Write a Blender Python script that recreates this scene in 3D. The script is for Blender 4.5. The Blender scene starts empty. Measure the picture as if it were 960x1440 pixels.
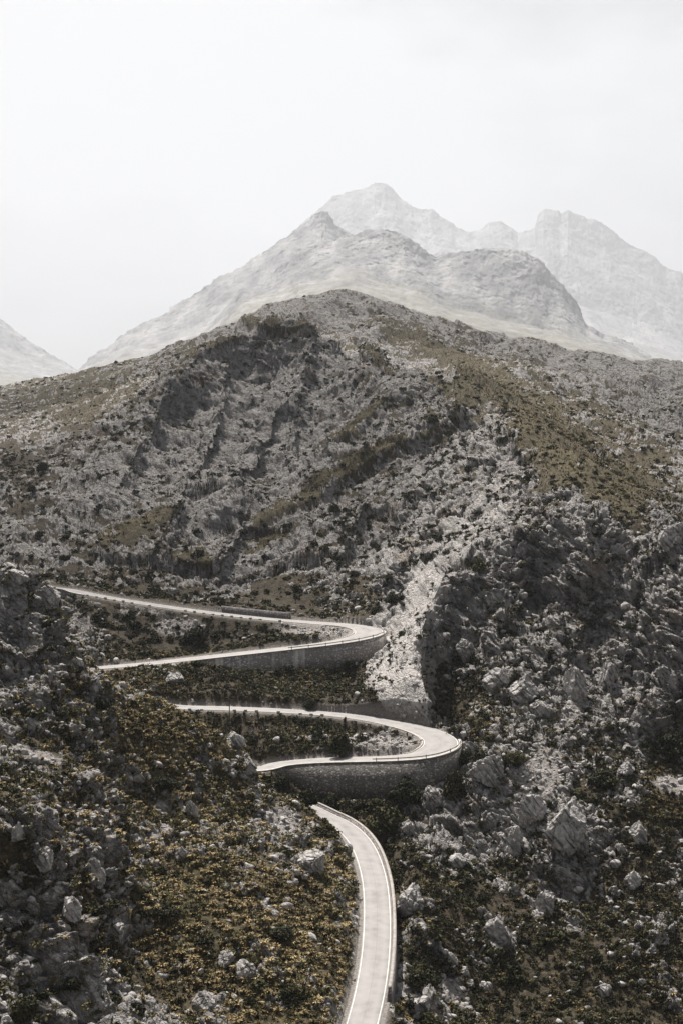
import bpy, bmesh, math, random, time
import numpy as np
from mathutils import Vector, Matrix
T0 = time.time()
C = bpy.context
S = C.scene
COL = S.collection
rng = np.random.default_rng(7)
random.seed(7)
R = math.radians
F = 2000.0                    # focal length in pixels of a 960 x 1440 frame
PITCH = math.atan(120.0 / F)  # camera looks slightly down; horizon at row 600
CP, SP = math.cos(PITCH), math.sin(PITCH)

# ------------------------------------------------------------------ helpers
def ray(px, py):
    a = (px - 480.0) / F; b = (720.0 - py) / F
    return a, CP + b * SP, b * CP - SP       # x, y(forward), z
def at_depth(px, py, Y):
    x, y, z = ray(px, py)
    return (x * Y / y, Y, z * Y / y)
def at_height(px, py, z0):
    x, y, z = ray(px, py)
    k = z0 / z
    return (x * k, y * k, z0)
def project(P):
    P = np.asarray(P)
    f = P[:, 1] * CP - P[:, 2] * SP
    u = P[:, 1] * SP + P[:, 2] * CP
    return 480 + F * P[:, 0] / f, 720 - F * u / f, f
def smooth(a, b, x):
    t = np.clip((x - a) / (b - a), 0, 1)
    return t * t * (3 - 2 * t)

def link(o, parent=None):
    COL.objects.link(o)
    if parent is not None: o.parent = parent
    return o
def tag(o, label=None, cat=None, group=None, kind=None):
    if label: o['label'] = label
    if cat: o['category'] = cat
    if group: o['group'] = group
    if kind: o['kind'] = kind
    return o
def mesh_np(name, V, Fc, mat=None, smooth_shade=False, parent=None, nv=4):
    """object from numpy arrays: V (n,3), Fc (m,nv)"""
    me = bpy.data.meshes.new(name)
    V = np.ascontiguousarray(V, dtype=np.float32); Fc = np.ascontiguousarray(Fc, dtype=np.int32)
    me.vertices.add(len(V)); me.vertices.foreach_set('co', V.ravel())
    m = len(Fc); nv = Fc.shape[1]
    me.loops.add(m * nv); me.loops.foreach_set('vertex_index', Fc.ravel())
    me.polygons.add(m)
    me.polygons.foreach_set('loop_start', np.arange(0, m * nv, nv, dtype=np.int32))
    try: me.polygons.foreach_set('loop_total', np.full(m, nv, dtype=np.int32))
    except Exception: pass
    if smooth_shade: me.polygons.foreach_set('use_smooth', np.ones(m, dtype=bool))
    me.update(calc_edges=True)
    if mat: me.materials.append(mat)
    o = bpy.data.objects.new(name, me)
    return link(o, parent)
def attr_col(me, name, RGBA):
    a = me.attributes.new(name, 'FLOAT_COLOR', 'POINT')
    a.data.foreach_set('color', np.ascontiguousarray(RGBA, dtype=np.float32).ravel())

class NoiseBank:
    """evaluates Blender's own noise / voronoi fields on points through a node tree (fast, threaded)"""
    def __init__(self): self.items = []
    def add(self, name, kind, scale, squash=(1, 1, 1), rot=(0, 0, 0), warp=None, **kw):
        self.items.append((name, kind, scale, squash, rot, warp, kw))
    def run(self, P):
        me = bpy.data.meshes.new('tmp'); me.vertices.add(len(P))
        me.vertices.foreach_set('co', np.ascontiguousarray(P, dtype=np.float32).ravel())
        o = bpy.data.objects.new('tmp', me); COL.objects.link(o)
        ng = bpy.data.node_groups.new('bank', 'GeometryNodeTree')
        ng.interface.new_socket('Geometry', in_out='INPUT', socket_type='NodeSocketGeometry')
        ng.interface.new_socket('Geometry', in_out='OUTPUT', socket_type='NodeSocketGeometry')
        N, L = ng.nodes, ng.links
        gi = N.new('NodeGroupInput'); go = N.new('NodeGroupOutput')
        pos = N.new('GeometryNodeInputPosition')
        cur = gi.outputs[0]
        for (name, kind, scale, squash, rot, warp, kw) in self.items:
            src = pos.outputs[0]
            if warp:
                w = N.new('ShaderNodeTexNoise'); w.inputs['Scale'].default_value = warp[0]; w.inputs['Detail'].default_value = 2
                L.new(pos.outputs[0], w.inputs['Vector'])
                sub = N.new('ShaderNodeVectorMath'); sub.operation = 'SUBTRACT'; sub.inputs[1].default_value = (.5, .5, .5)
                L.new(w.outputs['Color'], sub.inputs[0])
                sc = N.new('ShaderNodeVectorMath'); sc.operation = 'SCALE'; sc.inputs['Scale'].default_value = warp[1]
                L.new(sub.outputs[0], sc.inputs[0])
                ad = N.new('ShaderNodeVectorMath'); ad.operation = 'ADD'
                L.new(pos.outputs[0], ad.inputs[0]); L.new(sc.outputs[0], ad.inputs[1]); src = ad.outputs[0]
            if rot != (0, 0, 0):
                ro = N.new('ShaderNodeVectorRotate'); ro.rotation_type = 'EULER_XYZ'; ro.inputs['Rotation'].default_value = rot
                L.new(src, ro.inputs['Vector']); src = ro.outputs[0]
            if squash != (1, 1, 1):
                mu = N.new('ShaderNodeVectorMath'); mu.operation = 'MULTIPLY'; mu.inputs[1].default_value = squash
                L.new(src, mu.inputs[0]); src = mu.outputs[0]
            if kind == 'facet':                 # broken blocks: every cell a tilted plane with a step to its neighbours
                t = N.new('ShaderNodeTexVoronoi'); t.inputs['Randomness'].default_value = 1
                df = N.new('ShaderNodeVectorMath'); df.operation = 'SUBTRACT'; L.new(src, df.inputs[0]); L.new(t.outputs['Position'], df.inputs[1])
                cc = N.new('ShaderNodeVectorMath'); cc.operation = 'SUBTRACT'; cc.inputs[1].default_value = (.5, .5, .5); L.new(t.outputs['Color'], cc.inputs[0])
                dp = N.new('ShaderNodeVectorMath'); dp.operation = 'DOT_PRODUCT'; L.new(df.outputs[0], dp.inputs[0]); L.new(cc.outputs[0], dp.inputs[1])
                sx = N.new('ShaderNodeSeparateXYZ'); L.new(cc.outputs[0], sx.inputs[0])
                st_ = N.new('ShaderNodeMath'); st_.operation = 'MULTIPLY'; L.new(sx.outputs[1], st_.inputs[0]); st_.inputs[1].default_value = kw.get('step', .3) / scale
                ad_ = N.new('ShaderNodeMath'); L.new(dp.outputs['Value'], ad_.inputs[0]); L.new(st_.outputs[0], ad_.inputs[1]); out = ad_.outputs[0]
            elif kind == 'noise':
                t = N.new('ShaderNodeTexNoise'); t.noise_type = kw.get('type', 'FBM'); t.normalize = kw.get('normalize', True)
                t.inputs['Detail'].default_value = kw.get('detail', 3); t.inputs['Roughness'].default_value = kw.get('rough', .5)
                out = t.outputs[0]
            else:
                t = N.new('ShaderNodeTexVoronoi'); t.feature = kw.get('feature', 'F1')
                t.inputs['Randomness'].default_value = kw.get('rand', 1.0)
                out = t.outputs[0] if kw.get('out', 'd') == 'd' else t.outputs[1]
            t.inputs['Scale'].default_value = scale
            L.new(src, t.inputs['Vector'])
            st = N.new('GeometryNodeStoreNamedAttribute'); st.data_type = 'FLOAT'; st.domain = 'POINT'
            st.inputs['Name'].default_value = name
            L.new(cur, st.inputs['Geometry']); L.new(out, st.inputs['Value']); cur = st.outputs[0]
        L.new(cur, go.inputs[0])
        md = o.modifiers.new('bank', 'NODES'); md.node_group = ng
        dg = C.evaluated_depsgraph_get(); ev = o.evaluated_get(dg); m2 = ev.data
        res = {}
        for it in self.items:
            b = np.empty(len(P), dtype=np.float32); m2.attributes[it[0]].data.foreach_get('value', b); res[it[0]] = b
        bpy.data.objects.remove(o); bpy.data.meshes.remove(me); bpy.data.node_groups.remove(ng)
        return res

# ------------------------------------------------------------------ the road, in metres (picked from pixel + height)
ROAD = []          # (x, y, z, half width)
def rp(px, py, z, hw=2.8): ROAD.append((*at_height(px, py, z), hw))
def rd(px, Y, z, hw=2.9): ROAD.append(((px - 480) / F * Y / CP * 1.0, Y, z, hw))
rp(470, 1600, -100.3); rp(487, 1520, -99.6)
rp(509, 1440, -98.8); rp(519, 1400, -98.0); rp(527, 1350, -97.0); rp(530, 1300, -95.9); rp(528, 1250, -94.8)
rp(522, 1220, -94.1); rp(511, 1192, -93.5); rp(497, 1173, -93.0); rp(478, 1158, -92.5); rp(455, 1147, -92.0)
rd(420, 338, -91); rd(372, 339.5, -90); rd(335, 341, -89, 3.3); rd(316, 347, -88, 3.6); rd(326, 354, -87, 3.3); rd(343, 356.5, -86.5)
rp(365, 1081, -86.0); rp(395, 1074, -85.2); rp(440, 1069.5, -84.0); rp(500, 1067.5, -82.9); rp(550, 1066, -82.0, 3.1); rp(590, 1061.5, -81.1, 3.8)
rp(615, 1052, -80.4, 4.4); rp(620, 1043, -79.9, 4.5); rp(606, 1032, -79.4, 4.3); rp(575, 1022, -78.9, 3.7); rp(530, 1012.5, -78.2, 3.1); rp(480, 1005.5, -77.4)
rp(400, 999.5, -76.5); rp(320, 996, -75.7); rp(250, 994, -75.0)
rd(200, 379.5, -74.2); rd(150, 380.5, -73.3); rd(112, 384, -72.4, 3.4); rd(90, 393, -71.5, 3.6); rd(97, 403, -70.7, 3.4); rd(122, 408, -70.0)
rp(150, 938, -69.5); rp(200, 934, -68.8); rp(300, 923, -67.3); rp(400, 912, -65.8); rp(455, 905.5, -65.0, 3.1); rp(495, 898.5, -64.3, 3.7)
rp(518, 891, -63.7, 4.4); rp(515, 884.5, -63.2, 4.5); rp(490, 879.5, -62.7, 3.9); rp(440, 875.5, -61.9, 3.1); rp(380, 870.5, -60.8); rp(300, 862, -59.2)
rp(200, 848, -56.6); rp(130, 836, -54.2); rp(95, 829, -52.8, 3.1); rp(70, 825, -51.6, 3.1); rp(30, 820, -50.0); rp(-40, 816, -47.5)
RC = np.array(ROAD)
def catmull(Pt, step=1.0):
    out = []
    n = len(Pt)
    for i in range(n - 1):
        p0 = Pt[max(i - 1, 0)]; p1 = Pt[i]; p2 = Pt[i + 1]; p3 = Pt[min(i + 2, n - 1)]
        d = np.linalg.norm((p2 - p1)[:3]); k = max(2, int(d / (step * .25)))
        # centripetal spline
        t01 = max(np.linalg.norm((p1 - p0)[:2]), 1e-3) ** .5; t12 = max(np.linalg.norm((p2 - p1)[:2]), 1e-3) ** .5; t23 = max(np.linalg.norm((p3 - p2)[:2]), 1e-3) ** .5
        m1 = (p2 - p1) + t12 * ((p1 - p0) / t01 - (p2 - p0) / (t01 + t12)) if i > 0 else (p2 - p1)
        m2 = (p2 - p1) + t12 * ((p3 - p2) / t23 - (p3 - p1) / (t12 + t23)) if i < n - 2 else (p2 - p1)
        for j in range(k):
            t = j / k
            out.append((2 * p1 - 2 * p2 + m1 + m2) * t ** 3 + (-3 * p1 + 3 * p2 - 2 * m1 - m2) * t * t + m1 * t + p1)
    out.append(Pt[-1])
    out = np.array(out)
    for _ in range(3):
        o2 = out.copy()
        k = np.ones(13) / 13
        for c in range(4):
            pad = np.pad(out[:, c], 6, mode='edge'); o2[:, c] = np.convolve(pad, k, 'valid')
        o2[0], o2[-1] = out[0], out[-1]; out = o2
    s = np.concatenate([[0], np.cumsum(np.linalg.norm(np.diff(out[:, :3], axis=0), axis=1))])
    q = np.arange(0, s[-1], step)
    return np.stack([np.interp(q, s, out[:, c]) for c in range(4)], 1)
RL = catmull(RC, 1.0)                       # centreline every metre
RT = np.gradient(RL[:, :2], axis=0); RT /= np.linalg.norm(RT, axis=1)[:, None]
RN = np.stack([RT[:, 1], -RT[:, 0]], 1)     # right-hand side of travel
def road_index(px, py, z):
    p = np.array(at_height(px, py, z)); return int(np.argmin(((RL[:, :3] - p) ** 2).sum(1)))
NR = len(RL)
I_top1 = road_index(458, 1147, -92); I_b0 = road_index(365, 1081, -86); I_tip2 = road_index(622, 1043, -79.9)
I_far2 = road_index(250, 994, -75); I_n3 = road_index(150, 938, -69.5); I_tip3 = road_index(520, 888, -63.4); I_end = road_index(70, 825, -51.6)
LEGS = [(0, I_top1 + 18), (I_top1 + 16, I_b0 + 2), (I_b0, I_tip2 + 1), (I_tip2, I_far2 + 25), (I_far2 + 23, I_n3), (I_n3 - 2, I_tip3 + 1), (I_tip3, NR)]
# retaining wall height on the camera side (right of travel on near legs, left on far legs)
def seg(i0, i1, h, ease=6):
    a = np.zeros(NR); idx = np.arange(NR)
    return h * smooth(i0 - ease, i0 + ease, idx) * (1 - smooth(i1 - ease, i1 + ease, idx))
WR = np.zeros(NR); WL = np.zeros(NR)
i_p0 = road_index(524, 1392, -97.9); i_p1 = I_top1 + 12
WR = np.maximum(WR, seg(i_p0, i_p1, 5.0, 5))
I_w2a = road_index(385, 1075.5, -85.4); I_w2b = I_tip2 - 4
WR = np.maximum(WR, seg(I_w2a + 8, I_w2b, 11.5, 12))
I_w3a = road_index(285, 924.5, -67.5); I_w3b = I_tip3 - 2
WR = np.maximum(WR, seg(I_w3a + 4, I_w3b, 7.6, 10))
I_w4a = road_index(118, 834, -53.8); I_w4b = min(NR - 1, road_index(30, 820, -50))
WL = np.maximum(WL, seg(I_w4a + 3, I_w4b, 4.5, 3))
# steep rock cuts on the uphill side (right of travel on far legs)
CUT = np.zeros(NR)
CUT = np.maximum(CUT, seg(I_tip2 - 2, road_index(455, 1003, -77.1), 1, 4))
CUT = np.maximum(CUT, seg(I_tip3 - 1, road_index(300, 862, -59.2), 1, 4))

# ------------------------------------------------------------------ the ground, control points (pixel, pixel, distance)
G = """
# left foreground slope: bottom of the picture and below
-60 1440 192;50 1440 203;120 1440 208;200 1440 213;300 1440 220;400 1440 224;470 1440 227
-60 1600 178;100 1600 184;300 1600 184;460 1600 187;600 1600 205;750 1600 225;950 1600 235
# left cliff at the bottom left
-40 1300 214;20 1300 218;60 1300 220;110 1300 226;-40 1200 222;20 1190 224;60 1180 227;110 1190 238
# left slope body
-40 1090 244;50 1072 251;120 1080 258;-40 1050 251;40 1052 256;90 1060 261
180 1300 240;280 1300 246;380 1300 250;460 1300 256;180 1200 259;280 1200 266;380 1200 274;450 1200 288
180 1100 278;260 1100 288;330 1110 297;380 1150 298;430 1160 307;480 1350 246;495 1260 272;475 1190 298;500 1300 262
# left tower and skyline of the slope
-50 980 262;40 980 267;100 1000 273;150 1020 281;220 1040 291;-40 900 276;40 900 280;80 910 285;-40 840 284;30 840 288
-60 800 293;0 800 294;35 799 296;62 812 297;82 842 298;92 880 299;112 905 300;118 930 300;146 948 302;168 962 303;200 972 305;240 980 307;280 1004 309;320 1032 311;345 1056 313;362 1088 315;385 1110 318;410 1121 321;440 1138 322;463 1155 319
# behind the skyline the ground falls to the hidden road bends
-60 960 345;30 970 345;100 1000 340;160 1020 338;220 1060 334;280 1092 333;340 1110 334;390 1134 335;-60 900 420;30 900 425;100 960 378;170 1000 352
# around roads: below the big wall, between the legs
420 1120 343;470 1135 341;520 1140 338;570 1130 338;620 1115 338;640 1090 341;560 1160 326;600 1180 322
440 1045 362;520 1042 358;580 1045 357;300 1030 368;230 1010 370;360 1040 364
430 980 386;330 975 384;250 965 386;180 955 392;500 965 390;400 950 408;480 945 418;300 950 398;520 940 414
200 900 434;300 890 440;380 888 441;450 888 441;150 880 434;110 870 438;80 880 425
# right gully beside the lowest road
545 1440 236;575 1440 243;640 1440 254;720 1440 262;820 1440 268;900 1440 272;1010 1440 275
570 1380 257;580 1300 274;575 1240 290;560 1200 306;630 1380 271;640 1300 286;620 1230 304;660 1160 327;650 1120 338
700 1340 286;720 1260 304;720 1180 326;760 1200 318;800 1240 312;800 1330 292;880 1330 293;880 1230 313;960 1330 296;960 1230 318;1020 1300 300
800 1150 322;850 1170 324;760 1120 334;820 1110 338;690 1110 335;720 1060 346;680 1060 350;665 1020 362;900 1130 334;950 1120 338
940 1085 352;900 1080 346;850 1060 354;780 1030 360;700 1000 370;760 960 378;850 980 374;920 1000 366;950 1040 366;1010 1060 352
# right cliff
640 960 400;700 930 396;780 900 398;860 900 400;930 900 388;700 860 412;760 860 410;830 840 417;900 850 398;955 850 388;1010 850 384
690 800 438;760 800 440;820 790 428;880 780 426;940 790 408;1000 780 402;760 745 446;830 740 430;890 740 438;700 745 462;950 755 414
# crest of the ridge
990 760 440;935 737 452;900 715 456;850 686 462;800 656 484;755 630 512;720 602 560;680 576 606;620 550 664;580 531 705;550 515 745;505 482 800;470 464 830;430 447 850;390 442 852;345 456 846;305 473 830;255 500 806;215 528 790;180 553 770;130 592 738;80 630 705;30 680 670;-40 730 640
# pale slab and gully on its right
505 984 381;540 978 378;575 975 376;596 970 376;520 930 412;558 930 401;593 930 390;556 890 422;592 890 404;570 850 438;602 850 416;616 800 438;575 800 470;545 802 474;650 750 476;620 750 492;700 690 502;660 690 520;735 655 516
620 985 392;632 935 406;640 880 422;660 900 414;650 850 434
# face of the central hill
480 860 462;400 850 463;300 840 470;200 830 474;120 815 482;60 800 490;520 845 458;545 868 446;545 836 468
500 800 486;430 800 490;350 800 494;270 800 500;190 790 508;110 780 518;30 770 530;-40 770 540
540 760 510;470 740 540;400 740 540;320 740 545;240 730 560;160 720 580;80 710 600;10 710 620
570 700 556;500 690 586;430 680 594;350 680 592;280 670 610;200 660 636;120 650 668;50 680 650
600 640 608;530 620 650;460 610 672;390 600 690;320 590 706;250 590 716;190 600 726
640 590 642;560 570 696;490 550 730;420 530 764;350 530 774;290 530 784;240 550 766;400 480 822;450 490 806;350 480 826
# grass and rock beyond the ridge
960 720 520;920 700 530;880 670 560;840 640 620;790 600 700;940 660 640;960 610 780;900 610 760;1020 640 700
760 570 790;850 560 880;950 550 1000;700 540 900;640 510 980;800 520 1040;900 530 1120;580 490 1030;520 460 1080;1020 560 1000
700 490 1220;620 460 1260;780 500 1230;860 510 1240;560 440 1240;480 432 1220;420 435 1180
1010 500 1230;960 499 1250;925 502 1290;895 510 1360;850 493 1400;800 481 1430;750 471 1440;700 461 1440;650 450 1430;600 436 1410;550 421 1390;505 406 1370;455 403 1350;405 411 1330;355 432 1290;320 452 1250;270 486 1200
# behind the dome and the left plateau
420 535 960;360 540 960;470 530 930;300 560 930;400 560 950;330 580 900;440 560 940;500 560 900;540 545 830;245 560 850;200 580 840;150 610 810;100 650 780;50 690 740;110 600 900;60 600 980;20 640 860
230 500 1300;160 512 1480;100 526 1500;40 540 1450;-20 547 1400;-60 548 1400;200 530 1180;100 560 1150;20 580 1120;-20 620 980;-30 680 800
""".strip().splitlines()
CTRL = []
for ln in G:
    if ln.startswith('#'): continue
    for e in ln.split(';'):
        a, b, c = map(float, e.split()); CTRL.append(at_depth(a, b, c))
# far side of the crests: the ground goes down again
for px, Y, z in ((-60, 2200, -20), (100, 2200, -10), (300, 2000, 30), (480, 2100, 60), (650, 2100, 40), (850, 2100, 10), (1010, 2000, 0), (200, 3200, -60), (700, 3200, -60)):
    CTRL.append(((px - 480) / F * Y, Y, z))
for px in (-60, 200, 480, 760, 1010):       # towards the viewpoint
    for Y, z in ((110, -66), (60, -38), (20, -14), (5, -4)):
        CTRL.append(((px - 480) / F * Y, Y, z - (0 if px < 500 else 4)))
CTRL = np.array(CTRL)
# the road itself is part of the ground
rs = RL[::7, :3].copy(); CT = np.concatenate([CTRL, rs])
keep = np.ones(len(CT), bool)
for i in range(len(CTRL)):                  # drop controls that sit on the road bed
    if ((RL[:, :2] - CT[i, :2]) ** 2).sum(1).min() < 4.5 ** 2: keep[i] = False
CT = CT[keep]
KU = np.stack([CT[:, 0] / CT[:, 1], np.log(CT[:, 1])], 1); KW = CT[:, 2] / CT[:, 1]
def tps_fit(K, W, lam):
    n = len(K)
    r2 = ((K[:, None] - K[None]) ** 2).sum(2) + 1e-12
    A = np.zeros((n + 3, n + 3)); A[:n, :n] = .5 * r2 * np.log(r2) + lam * np.eye(n)
    A[:n, n] = 1; A[:n, n + 1:] = K; A[n:, :n] = A[:n, n:].T
    return np.linalg.solve(A, np.concatenate([W, [0, 0, 0]]))
CO = tps_fit(KU, KW, 2e-5)
def tps_eval(U, V):
    Q = np.stack([U.ravel(), V.ravel()], 1); out = np.empty(len(Q))
    for i in range(0, len(Q), 20000):
        q = Q[i:i + 20000]
        r2 = ((q[:, None] - KU[None]) ** 2).sum(2) + 1e-12
        out[i:i + 20000] = (.5 * r2 * np.log(r2)) @ CO[:-3] + CO[-3] + q @ CO[-2:]
    return out.reshape(U.shape)
NU0, NV0 = 260, 720
UG = np.linspace(-.31, .31, NU0); VG = np.linspace(math.log(4), math.log(3400), NV0)
WG = tps_eval(*np.meshgrid(UG, VG))          # (NV0, NU0)
def base_w(u, v):
    uu = np.clip(u, UG[0], UG[-1]); fi = (uu - UG[0]) / (UG[1] - UG[0]); fj = (np.clip(v, VG[0], VG[-1]) - VG[0]) / (VG[1] - VG[0])
    i = np.minimum(fi.astype(int), NU0 - 2); j = np.minimum(fj.astype(int), NV0 - 2); a = fi - i; b = fj - j
    return (WG[j, i] * (1 - a) + WG[j, i + 1] * a) * (1 - b) + (WG[j + 1, i] * (1 - a) + WG[j + 1, i + 1] * a) * b

# mesh columns and rows: dense where the ground is seen, coarse outside
QUAL = 1.0
NC = int(1120 * QUAL); NRW = int(1250 * QUAL)
ucols = np.concatenate([np.linspace(-.9, -.33, 30)[:-1], np.linspace(-.33, -.262, 60)[:-1], np.linspace(-.262, .262, NC), np.linspace(.262, .33, 60)[1:], np.linspace(.33, .9, 30)[1:]])
nU = len(ucols)
wcol = base_w(np.repeat(ucols[None], NV0, 0), np.repeat(VG[:, None], nU, 1))
dw = np.diff(wcol, axis=0) * F; dv = VG[1] - VG[0]
seen = np.where(dw > 0, dw, -.35 * dw)
near = smooth(math.log(120), math.log(185), VG[:-1])[:, None]; far = 1 - smooth(math.log(1500), math.log(1900), VG[:-1])[:, None]
dens = (seen * np.minimum(near, far) + 110 * dv * (near * far + .15))
k = np.hanning(41); k /= k.sum()
for i in range(dens.shape[0]):
    dens[i] = np.convolve(np.pad(dens[i], 20, mode='edge'), k, 'valid')
cum = np.concatenate([np.zeros((1, nU)), np.cumsum(dens, axis=0)])
vrow = np.empty((NRW, nU))
for c in range(nU):
    vrow[:, c] = np.interp(np.linspace(0, cum[-1, c], NRW), cum[:, c], VG)
Ug = np.repeat(ucols[None], NRW, 0)
Yg = np.exp(vrow)
X = (Ug * Yg).ravel(); Y = Yg.ravel()
Z = (base_w(Ug, vrow) * Yg).ravel()

# sharp rock edges the smooth surface cannot hold: right of each line the ground drops
def edge_drop(pts, drop, width, fall, step=.5):
    P_ = catmull(np.array([(*at_depth(a, b, c), 0.0) for a, b, c in pts]), step)[:, :2]
    T_ = np.gradient(P_, axis=0); T_ /= np.linalg.norm(T_, axis=1)[:, None]
    m = np.where((X > P_[:, 0].min() - fall) & (X < P_[:, 0].max() + fall) & (Y > P_[:, 1].min() - fall) & (Y < P_[:, 1].max() + fall))[0]
    for s in range(0, len(m), 60000):
        q = m[s:s + 100000]
        D = (X[q][:, None] - P_[None, :, 0]) ** 2 + (Y[q][:, None] - P_[None, :, 1]) ** 2
        j = D.argmin(1); d = np.sqrt(D[np.arange(len(q)), j])
        sd = (X[q] - P_[j, 0]) * T_[j, 1] - (Y[q] - P_[j, 1]) * T_[j, 0]
        ends = smooth(0, len(P_) * .12, j) * (1 - smooth(len(P_) * .9, len(P_), j))
        Z[q] -= drop * smooth(0, width, sd) * (1 - smooth(fall * .3, fall, d)) * ends
edge_drop([(598, 1000, 366), (598, 985, 372), (597, 960, 380), (597, 930, 390), (598, 900, 400), (601, 870, 410), (604, 845, 417), (612, 820, 432)], 10, 2.6, 18)

# the bluff of the central hill: a face above the diagonal grass ledge, and gullies cut down its front
for pts, dr, wd, fl in (
    ([(240, 725, 572), (330, 692, 594), (420, 660, 622), (500, 622, 652), (560, 598, 668)], 5, 12, 50),
    ([(400, 610, 680), (425, 530, 770), (440, 460, 838)], 9, 8, 40),
    ([(270, 650, 642), (300, 565, 742), (335, 475, 832)], 10, 9, 44),
    ([(160, 680, 618), (205, 600, 706), (240, 525, 788)], 9, 8, 40),
    ([(330, 690, 590), (350, 610, 682), (385, 540, 758)], 8, 5, 30),
    ([(210, 770, 520), (245, 720, 572), (262, 670, 622)], 9, 5, 30),
    ([(300, 810, 490), (320, 760, 536), (342, 720, 570)], 9, 4, 28),
    ([(470, 790, 498), (490, 740, 540), (520, 690, 585)], 8, 4, 28),
    ([(120, 770, 530), (350, 772, 520), (480, 768, 516)], 6, 3, 24),
    ([(690, 900, 404), (720, 830, 424), (745, 760, 446)], 5, 2.5, 18),
    ([(790, 940, 386), (815, 870, 404), (830, 800, 424)], 5, 2.5, 18),
    ([(865, 960, 378), (880, 880, 396), (895, 800, 420)], 5, 2.5, 18),
    ([(760, 812, 430), (820, 806, 424), (880, 796, 416)], 6, 2, 14)):
    edge_drop(pts, dr, wd, fl, 2.0)

# carve the road bed, walls and cuts
def road_field(x, y, legs=LEGS, reach=26.0):
    """for each leg: indices of points in reach with their distance, side and nearest sample"""
    for (a, b) in legs:
        L_ = RL[a:b]
        m = np.where((x > L_[:, 0].min() - reach) & (x < L_[:, 0].max() + reach) & (y > L_[:, 1].min() - reach) & (y < L_[:, 1].max() + reach))[0]
        d = np.empty(len(m), np.float32); j = np.empty(len(m), np.int32)
        q = np.stack([x[m], y[m]], 1).astype(np.float32); Lf = L_[:, :2].astype(np.float32)
        l2 = (Lf ** 2).sum(1)
        for s in range(0, len(m), 60000):
            qq = q[s:s + 60000]
            D = l2[None] - 2 * (qq - Lf.mean(0)) @ (Lf - Lf.mean(0)).T if False else ((qq[:, None, 0] - Lf[None, :, 0]) ** 2 + (qq[:, None, 1] - Lf[None, :, 1]) ** 2)
            jj = D.argmin(1); j[s:s + 60000] = jj + a; d[s:s + 60000] = np.sqrt(D[np.arange(len(qq)), jj])
        # refine to the true segment distance
        dx = x[m] - RL[j, 0]; dy = y[m] - RL[j, 1]
        along = dx * RT[j, 0] + dy * RT[j, 1]; side = dx * RN[j, 0] + dy * RN[j, 1]
        end = (j == a) | (j == b - 1)
        dd = np.where(end & (np.abs(along) > 1), d, np.abs(side))
        ok = dd < reach
        m = m[ok]; j = j[ok]; dd = dd[ok]; side = side[ok]; along = along[ok]
        zr = RL[j, 2] + np.clip(along, -1, 1) * np.gradient(RL[:, 2])[j]
        yield m, dd, side, j, zr
rdist = np.full(len(X), 99.0, np.float32)     # distance beyond the road edge
wallmask = np.zeros(len(X), np.float32)
FIELDS = [f for f in road_field(X, Y)]
for m, dd, side, j, zr in FIELDS:
    hw = RL[j, 3]; e = np.maximum(0, dd - hw - .7)
    right = side > 0
    wall = np.where(right, WR[j], WL[j])
    cut = np.where(right, CUT[j], 0)
    up = zr + .05 + np.minimum(e * (1.15 + cut * 5.0), 4.5 * cut + e * 1.15 + .01 * e * e)
    z = np.minimum(Z[m], up)
    down = zr - e * .75
    haswall = wall > .4
    z = np.where(haswall, z, np.maximum(z, down))
    e2 = dd - hw - .55
    drop = zr - wall + .12 * np.clip(e2, 0, 3) + 1.4 * np.maximum(e2 - 3, 0)
    z = np.where(haswall & (e2 > 0), np.minimum(z, drop), z)
    z = np.where(haswall & (e2 > 0), np.maximum(z, zr - wall - .7 * np.maximum(e2, 0) - .6), z)
    Z[m] = z
    rdist[m] = np.minimum(rdist[m], np.maximum(0, dd - hw))
for m, dd, side, j, zr in FIELDS:
    hw = RL[j, 3]; bed = dd < hw + np.where(np.where(side > 0, WR[j], WL[j]) > .4, .35, .75)
    Z[m[bed]] = zr[bed] - .15
print('terrain base', round(time.time() - T0, 1), len(X))

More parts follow.
